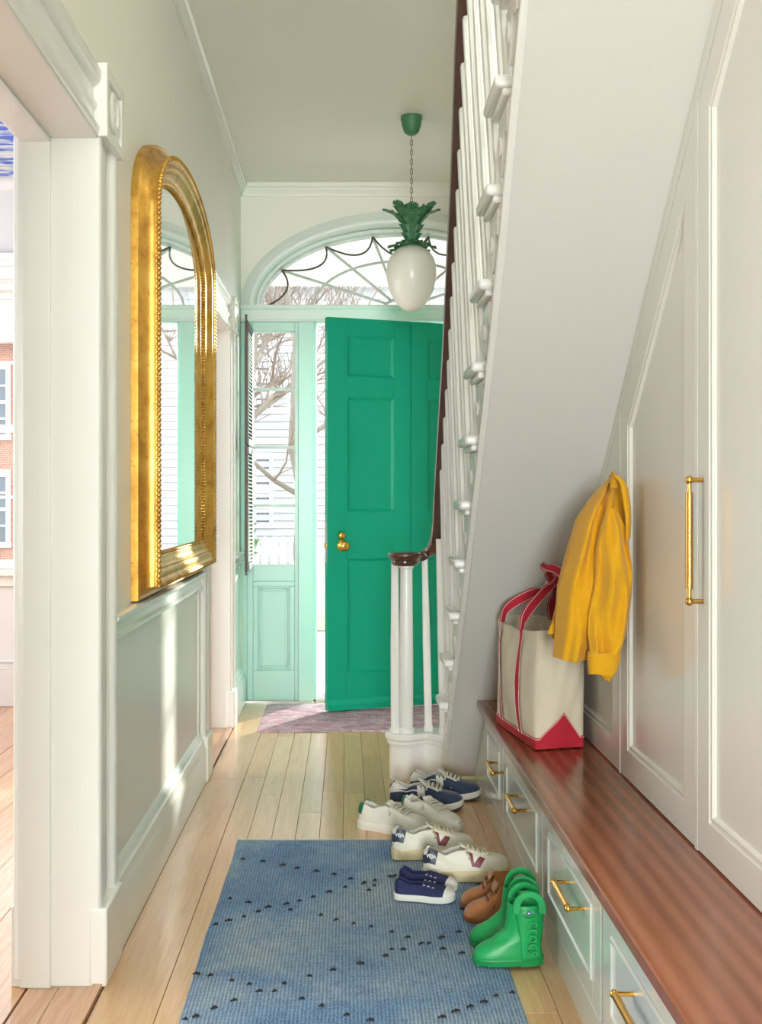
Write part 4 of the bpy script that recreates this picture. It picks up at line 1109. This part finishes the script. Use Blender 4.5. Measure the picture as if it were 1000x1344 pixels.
# ================================================================== TOTE
canvas = mat('natural_canvas', (222, 212, 190), .85, var=.05, vscale=10, bump=.5, bscale=420)
redc = mat('red_canvas', (186, 30, 52), .75, var=.10, vscale=20, bump=.4, bscale=420)
stitch = mat('white_stitching', (240, 232, 220), .9)
to = thing('tote_bag', (.66, 3.95, BT), 'large natural canvas tote bag with red straps and red base on the bench', 'bag')
pB, pC, pA = Vector((.583, 3.665)), Vector((.742, 3.712)), Vector((.520, 4.12))
pD = pC + (pA - pB)
ctr = (pB + pD) / 2
def rect(z_):
    """closed plan outline at height fraction q in 0..1: 4 sides x n points, bulged and rounded"""
    return z_
HB = .368
def plan(s, q):
    """s in [0,4): side A>B (long, faces hall), B>C (end, faces viewer), C>D, D>A ; q height fraction"""
    cor = [pA, pB, pC, pD]; i = int(s) % 4; t = s - int(s)
    a, b = cor[i], cor[(i + 1) % 4]; p = a.lerp(b, t)
    r = .035 * (1 - .5 * (1 - q) ** 4) ; 
    n_ = Vector((-(b - a).y, (b - a).x)).normalized(); n_ = -n_ if n_.dot(ctr - p) > 0 else n_
    bulge = (.020 * sin(pi * min(1, q * 1.05)) + .012 * q) * sin(pi * t) * (.4 if i > 1 else 1)
    # corner rounding
    e = min(t, 1 - t); L = (b - a).length; k = e * L / r
    if k < 1:
        inward = (ctr - p).normalized(); p = p + inward * r * .30 * (1 - k) ** 2 * (.25 + .75 * min(1, q * 4))
    p = p + n_ * bulge
    flare = 1 + .03 * q
    p = ctr + (p - ctr) * flare
    lean = Vector((.008, .0)) * q
    return p + lean
def tp(s, q, off=0):
    p = plan(s, q); wr = .0035 * sin(s * 9 + q * 7) + .003 * sin(s * 23 - q * 12) * q
    d = (p - ctr).normalized(); p = p + d * (wr * (q > .02) + off)
    sag = .012 * sin(pi * (s - int(s))) if int(s) in (0, 2) else -.004 * sin(pi * (s - int(s)))
    z = BT + .004 + q * (HB - sag * q)
    return Vector((p.x, p.y, z))
def band_q(s):
    """top of the red base: flat band, rising to a triangle on the two ends"""
    i = int(s) % 4; t = s - int(s)
    if i in (1, 3): return max(.095, .095 + .22 * (1 - abs(t - .5) / .42)) if abs(t - .5) < .42 else .095
    return .095
NS = 96
B().grid(lambda a, b: tp(4 * b % 4 if b < 1 else 0, a), 30, NS, True).make('body', canvas, to, smooth=70)
B().grid(lambda a, b: (lambda s: Vector(((tp(s, 1 - a * .9).x - ctr.x) * .965 + ctr.x, (tp(s, 1 - a * .9).y - ctr.y) * .975 + ctr.y, tp(s, 1 - a * .9).z)))((4 * b) % 4), 8, NS, True).make('inner_lining', canvas, to, smooth=70)
B().grid(lambda a, b: tp((4 * b) % 4, 1.0 - .07 * a, .0035 + .001 * sin(pi * a)), 3, NS, True).make('top_hem', canvas, to, smooth=70)
B().add([tp(4 * k / NS, .01) for k in range(NS)], [tuple(range(NS))]).make('bottom', redc, to)
B().grid(lambda a, b: tp((4 * b) % 4, a * band_q((4 * b) % 4), .003), 10, 192, True).make('red_base', redc, to, smooth=70)
sb = []
for k in range(193):
    s = (4 * k / 192) % 4; sb.append(tp(s, band_q(s) - .012, .0045))
B().tube(sb, .0009, 4).make('base_stitching', stitch, to)
# straps on both long sides + loops
def strap(side, t, wd=.020):
    def f(a, b):
        s = side + t + (b - .5) * wd; q = lerp(.06, 1.0, a); return tp(s, q, .0055)
    B().grid(f, 16, 3).make('strap', redc, to, smooth=70)
    for e in (-.42, .42):
        B().tube([tp(side + t + e * wd, lerp(.07, 1, k / 20), .0068) for k in range(21)], .0007, 4).make('strap_stitching', stitch, to)
WS = .075
for side, t in ((0, .22), (0, .70), (2, .30), (2, .78)): strap(side, t, WS)
def loop(p0, p1, mids, up):
    pts = chaikin([p0] + mids + [p1], 3)
    hw_ = .0175
    tng = (p1 - p0).normalized()
    prof = [(-hw_, -.0016), (-hw_, .0016), (hw_, .0016), (hw_, -.0016)]
    B().sweep(pts, prof, up).make('handle_loop', redc, to, smooth=60)
    B().sweep(pts, [(-hw_ * .96, -.0026), (-hw_ * .96, -.0017), (hw_ * .96, -.0017), (hw_ * .96, -.0026)], up).make('handle_backing', canvas, to, smooth=60)
    for e in (-.8, .8):
        B().sweep(pts, [(hw_ * e - .0007, .0016), (hw_ * e - .0007, .0024), (hw_ * e + .0007, .0024), (hw_ * e + .0007, .0016)], up).make('loop_stitching', stitch, to)
a0, a1 = tp(.22, 1, .005), tp(.70, 1, .005)
loop(a1, a0, [a1 + Vector((.01, -.01, .05)), Vector((.650, 3.90, .90)), Vector((.695, 3.87, .945)), Vector((.72, 3.90, .955)), Vector((.71, 3.95, .94)), Vector((.640, 4.03, .89)), a0 + Vector((.01, 0, .05))], (.6, -.45, .25))
a0, a1 = tp(2.30, 1, .005), tp(2.78, 1, .005)
loop(a0, a1, [a0 + Vector((-.005, 0, .06)), Vector((.72, 3.82, .93)), Vector((.685, 3.83, .975)), Vector((.645, 3.87, .985)), Vector((.66, 3.92, .97)), Vector((.71, 4.0, .90)), a1 + Vector((-.005, 0, .06))], (.15, -1, .35))

# ================================================================== JACKET
yel = mat('mustard_corduroy', (214, 158, 6), .9, var=.07, vscale=30, bump=.35, bscale=260, sheen=.15)
greyl = mat('grey_quilt_lining', (176, 168, 160), .9)
ja = thing('hanging_jacket', (.75, 3.25, .70), 'mustard yellow jacket hanging from a hook between the closet doors', 'jacket')
def PXY(px, Y, py): return Vector(((px - 456) * Y / 1550, Y, 1.2 - (py - 657) * Y / 1550))
def drape(secs, name, m, folds, n_=64, cap=False, seed=0, solid=0, amp=.006, fold_scale=1):
    """secs: (z, x_left, x_right, y_mid, half depth)"""
    rings = []
    for j in range(len(secs) * 4 - 3):
        i, f = divmod(j, 4); f /= 4
        if i >= len(secs) - 1: i, f = len(secs) - 2, 1.0
        fs = f * f * (3 - 2 * f) * .3 + f * .7
        z, xl, xr, ym, hd = [lerp(a, b, fs) for a, b in zip(secs[i], secs[i + 1])]
        cx_, a_ = (xl + xr) / 2, (xr - xl) / 2; r = []
        for k in range(n_):
            th = 2 * pi * k / n_; c, s_ = cos(th), sin(th)
            g = 0
            for (fr_, ph, am, tw) in folds: g += am * sin(fr_ * th + ph + tw * z)
            am_ = amp * min(1, j / 5)
            kx = a_ * abs(c) ** .85 * (1 if c > 0 else -1); ky = (hd) * abs(s_) ** .85 * (1 if s_ > 0 else -1)
            r.append(Vector((cx_ - .006 + kx * (1 + g * am_ * 7), ym + ky + g * am_ * 5.5 * (abs(s_)), z + .0015 * sin(th * 3 + j))))
        rings.append(r)
    return B().loft(rings, True, False).add(rings[0], [tuple(range(n_))]).make(name, m, ja, smooth=80, solid=solid)
def sec(Y, rows, hd):  # rows: (py, pxl, pxr)
    out = []
    for i, (py, l, r, h) in enumerate(rows):
        out.append((1.2 - (py - 657) * Y / 1550, (l - 456) * Y / 1550, (r - 456) * Y / 1550, Y, h))
    return out
FO = [(5, .3, .55, 4), (9, 1.1, .45, -6), (3, 2, .5, 3), (14, .5, .2, 2)]
drape(sec(3.27, [(630, 800, 816, .012), (642, 789, 819, .035), (662, 774, 822, .06), (683, 761, 823, .08), (710, 753, 823, .085), (740, 744, 822, .09), (770, 736, 820, .09), (800, 733, 818, .09), (830, 732, 812, .088), (862, 729, 800, .086)], 0), 'jacket_body', yel, FO, seed=1)
B().tube(chaikin([(-.0, 0, 0)] * 2), .001, 4)
hem = sec(3.27, [(864, 730, 796, .083)], 0)[0]
B().add([((hem[1] + hem[2]) / 2 + (hem[2] - hem[1]) / 2 * .95 * cos(2 * pi * k / 32), 3.27 + .078 * sin(2 * pi * k / 32), hem[0] + .012) for k in range(32)], [tuple(range(32))]).make('quilted_lining', greyl, ja)
# near sleeve
drape(sec(3.16, [(668, 799, 812, .012), (690, 792, 822, .030), (716, 786, 827, .036), (745, 784, 832, .040), (775, 781, 832, .040), (805, 774, 828, .040), (830, 773, 824, .038), (852, 776, 818, .032), (857, 775, 817, .031)], 0), 'sleeve', yel, [(3, .4, .5, 9), (5, 1.2, .4, -13), (8, 0, .25, 20)], seed=2, amp=.005)
drape(sec(3.155, [(856, 774, 818, .033), (868, 774, 816, .033), (884, 775, 811, .031)], 0), 'cuff', yel, [(3, .4, .1, 9)], amp=.002)
drape(sec(3.19, [(870, 786, 812, .02), (884, 788, 809, .02), (893, 797, 803, .012)], 0), 'cuff_tab', yel, [(3, .4, .1, 9)], amp=.001)
# far sleeve with button placket
drape(sec(3.36, [(690, 762, 790, .03), (730, 750, 785, .035), (770, 738, 775, .036), (800, 731, 765, .034), (822, 725, 752, .028), (838, 727, 744, .022)], 0), 'sleeve', yel, [(3, 1.4, .5, 9), (6, .2, .4, -10)], amp=.004)
pb = PXY(732, 3.318, 828)
B().lathe([(0, -.003), (.005, -.003), (.0058, -.001), (.0058, .002)], 16, tuple(pb), 'Y').make('button', mahog, ja)
fl_ = [PXY(738, 3.30, 793), PXY(731, 3.305, 806), PXY(721, 3.31, 824), PXY(719, 3.315, 832), PXY(727, 3.31, 832), PXY(735, 3.305, 812), PXY(741, 3.30, 800)]
B().add(fl_, [tuple(range(7))]).make('placket', yel, ja, solid=.006, smooth=0)
# collar / hood band over the hook and falling to the right
cl = chaikin([PXY(801, 3.19, 634), PXY(806, 3.17, 629), PXY(815, 3.16, 630), PXY(820, 3.15, 640), PXY(823, 3.14, 662), PXY(825, 3.14, 682), PXY(824, 3.15, 706)], 3)
B().sweep(cl, [(-.024, -.005), (-.026, 0), (-.024, .005), (0, .008), (.024, .005), (.026, 0), (.024, -.005), (0, -.003)], (.9, -.4, .2), scale=[.75 + .25 * sin(pi * i / (len(cl) - 1)) for i in range(len(cl))]).make('collar', yel, ja, smooth=80)
hk = thing('coat_hook', (CXF, 3.365, 1.24), 'small brass hook on the closet divider, covered by the yellow jacket', 'hook')
B().tube(chaikin([(CXF + .014, 3.365, 1.235), (CXF - .02, 3.365, 1.235), (CXF - .03, 3.33, 1.235), (CXF - .035, 3.30, 1.25)]), .004, 8).make('hook_arm', brass, hk)

# ================================================================== OUTSIDE
GZ = -.42
S(box(-40, 40, 7.3, 60, GZ - .1, GZ), 'ground', mat('outdoor_paving', (160, 154, 146), .9, var=.12, vscale=.8))
props(box(-9, 9, 14.6, 16.4, GZ, GZ + .02).make('lawn', mat('spring_grass', (120, 134, 88), .95, var=.35, vscale=14), smooth=0), 'strip of short green grass beside the street outside', 'grass', kind='stuff')
S(box(-1.3, 1.9, 7.21, 9.6, GZ, -.02), 'porch_step', mat('porch_stone', (206, 200, 190), .8))
S(box(-1.3, 1.15, 7.25, 9.75, 2.97, 3.1), 'porch_ceiling', mat('porch_paint', (206, 204, 202), .6))
bark = mat('pale_bark', (112, 104, 94), .9, var=.3, vscale=5, bump=.6, bscale=12)
twig = mat('twig_bark', (120, 104, 94), .9)
def tree(x, y, h, r, label, seed, lean=(0, 0), levels=3, dens=9):
    t = thing('tree', (x, y, GZ), label, 'tree', 'bare street trees outside')
    rr = random.Random(seed)
    trunk = [Vector((x + lean[0] * k / 8 * h + rr.uniform(-.05, .05), y + lean[1] * k / 8 * h, GZ + h * k / 8)) for k in range(9)]
    B().tube(trunk, [r * (1 - .75 * k / 8) for k in range(9)], 10, up=(0, 1, 0)).make('trunk', bark, t, smooth=80)
    tw = B()
    def br(p, d, L, rad, lv):
        pts = [p]; q = p.copy(); dd = d.copy()
        for k in range(4):
            dd = (dd + Vector((rr.uniform(-.28, .28), rr.uniform(-.28, .28), rr.uniform(-.1, .22)))).normalized(); q = q + dd * L / 4; pts.append(q.copy())
        if lv == levels:
            B().tube(pts, [rad * (1 - .15 * k) for k in range(5)], 6, up=(.1, 1, 0)).make('branch', bark, t, smooth=80)
        else: tw.tube(pts, [rad * (1 - .17 * k) for k in range(5)], 4, up=(.1, 1, 0))
        if lv > 0:
            for k in range(5 if lv > 1 else 7):
                c = rr.choice(pts[1:]); br(c, (dd + Vector((rr.uniform(-1, 1), rr.uniform(-1, 1), rr.uniform(-.3, .9)))).normalized(), L * rr.uniform(.45, .7), rad * .5, lv - 1)
    for k in range(dens):
        i = rr.choice([3, 4, 5, 6, 7, 8]); a = rr.uniform(0, 2 * pi)
        br(trunk[i], Vector((cos(a), sin(a), rr.uniform(.1, .8))).normalized(), h * rr.uniform(.25, .4), r * .34, levels)
    tw.make('twigs', twig, t, kind='stuff', smooth=0)
tree(-2.0, 18.5, 7.5, .12, 'bare tree with leaning trunk outside the glass sidelight', 3, (.13, 0), 3, 15)
tree(-6.15, 20, 9, .26, 'mottled pale street tree outside the side room window', 5, (.01, 0), 3, 10)
tree(-.42, 12.6, 4.4, .09, 'thin leaning tree seen through the open door gap', 9, (-.05, 0), 2, 6)
tree(-3.2, 24, 8, .2, 'bare tree farther back between the houses', 12, (0, 0), 3, 9)
b_ = thing('shrub', (-1.75, 17.0, GZ), 'leafy green shrub behind the picket fence outside', 'shrub')
lf = B(); rr = random.Random(8)
for k in range(900):
    a, q, z = rr.uniform(0, 2 * pi), rr.random() ** .5, rr.random()
    rad = .42 * sin(pi * min(.95, z * .85 + .12)) * q; c = Vector((-1.72 + rad * cos(a), 17 + rad * sin(a), GZ + .1 + z * 2.1))
    d1 = Vector((rr.uniform(-1, 1), rr.uniform(-1, 1), rr.uniform(-.4, 1))).normalized() * .07; d2 = d1.cross(Vector((rr.uniform(-1, 1), rr.uniform(-1, 1), .3))).normalized() * .03
    lf.add([c - d1, c + d2, c + d1, c - d2], [(0, 1, 2, 3)])
lf.make('leaves', mat('shrub_leaf', (92, 118, 72), .7, var=.3, vscale=3), b_, kind='stuff', smooth=0)
B().tube([(-1.72, 17, GZ), (-1.72, 17, GZ + 1.6)], .03, 6).make('stem', bark, b_)
fe = thing('picket_fence', (-1.3, 18, GZ), 'white wooden picket fence across the street outside', 'fence')
fw = mat('fence_white', (230, 230, 228), .7)
pk = B().prism([(-.05, 0), (.05, 0), (.05, 1.0), (0, 1.08), (-.05, 1.0)], 'Y', 0, .025)
pk0 = pk.make('picket', fw, None); pk0.parent = fe; pk0.location = (-1.5, 0, 0)
for k in range(1, 26):
    o = pk0.copy(); col.objects.link(o); o.parent = fe; o.location = (-1.5 + k * .14, 0, 0)
for zz in (.25, .8): box(-2.85, .8, 18.03, 18.07, GZ + zz, GZ + zz + .08).make('rail', fw, fe)
def house(nm, x0, x1, y, h, m, label, wins, wm, cat='house', clap=False):
    t = thing(nm, ((x0 + x1) / 2, y, GZ), label, cat)
    box(x0, x1, y, y + 6, GZ, GZ + h).make('wall', m, t, smooth=0)
    B().prism([(x0 - .3, GZ + h), (x1 + .3, GZ + h), (x1 + .3, GZ + h + .25), (x0 - .3, GZ + h + .25)], 'Y', y - .35, y + 6).make('cornice', fw, t)
    if clap:
        z = GZ + .3
        while z < GZ + h - .1:
            B().prism([(y - .045, z), (y, z), (y, z + .2), (y - .012, z + .2)], 'X', x0, x1).make('clapboard', m, t, smooth=0); z += .2
    for (xc, z0, w_, h_) in wins:
        f = B().box(xc - w_ / 2 - .12, xc + w_ / 2 + .12, y - .06, y, z0 - .12, z0).box(xc - w_ / 2 - .1, xc + w_ / 2 + .1, y - .05, y, z0 + h_, z0 + h_ + .16).box(xc - w_ / 2 - .1, xc - w_ / 2, y - .05, y, z0, z0 + h_).box(xc + w_ / 2, xc + w_ / 2 + .1, y - .05, y, z0, z0 + h_)
        f.box(xc - w_ / 2, xc + w_ / 2, y - .05, y - .01, z0 + h_ / 2 - .04, z0 + h_ / 2 + .04)
        for q in (-1, 1): f.box(xc + q * w_ / 6 - .02, xc + q * w_ / 6 + .02, y - .045, y - .01, z0, z0 + h_)
        for q in (.25, .75): f.box(xc - w_ / 2, xc + w_ / 2, y - .045, y - .01, z0 + h_ * q - .02, z0 + h_ * q + .02)
        fo = f.make('window_frame', fw, t)
        box(xc - w_ / 2, xc + w_ / 2, y - .02, y - .005, z0, z0 + h_).make('pane', wm, fo)
wd_ = mat('far_window_glass', (96, 104, 112), .15)
house('brick_house', -16, -4.8, 27, 5.2, brick_far((160, 108, 92), (176, 124, 106), (186, 174, 164)), 'red brick house with white sash windows across the street', [(xx, zz, 1.0, 1.5) for xx in (-14, -12, -10, -8.3, -6.3) for zz in (.25, 2.7)], wd_)
house('wooden_house', -4.2, 8.5, 31, 7.2, mat('white_clapboard', (176, 178, 180), .8), 'white clapboard house directly opposite the front door', [(xx, zz, 1.1, 1.7) for xx in (-2.6, 2.2, 5) for zz in (.6, 3.6)], wd_, clap=True)
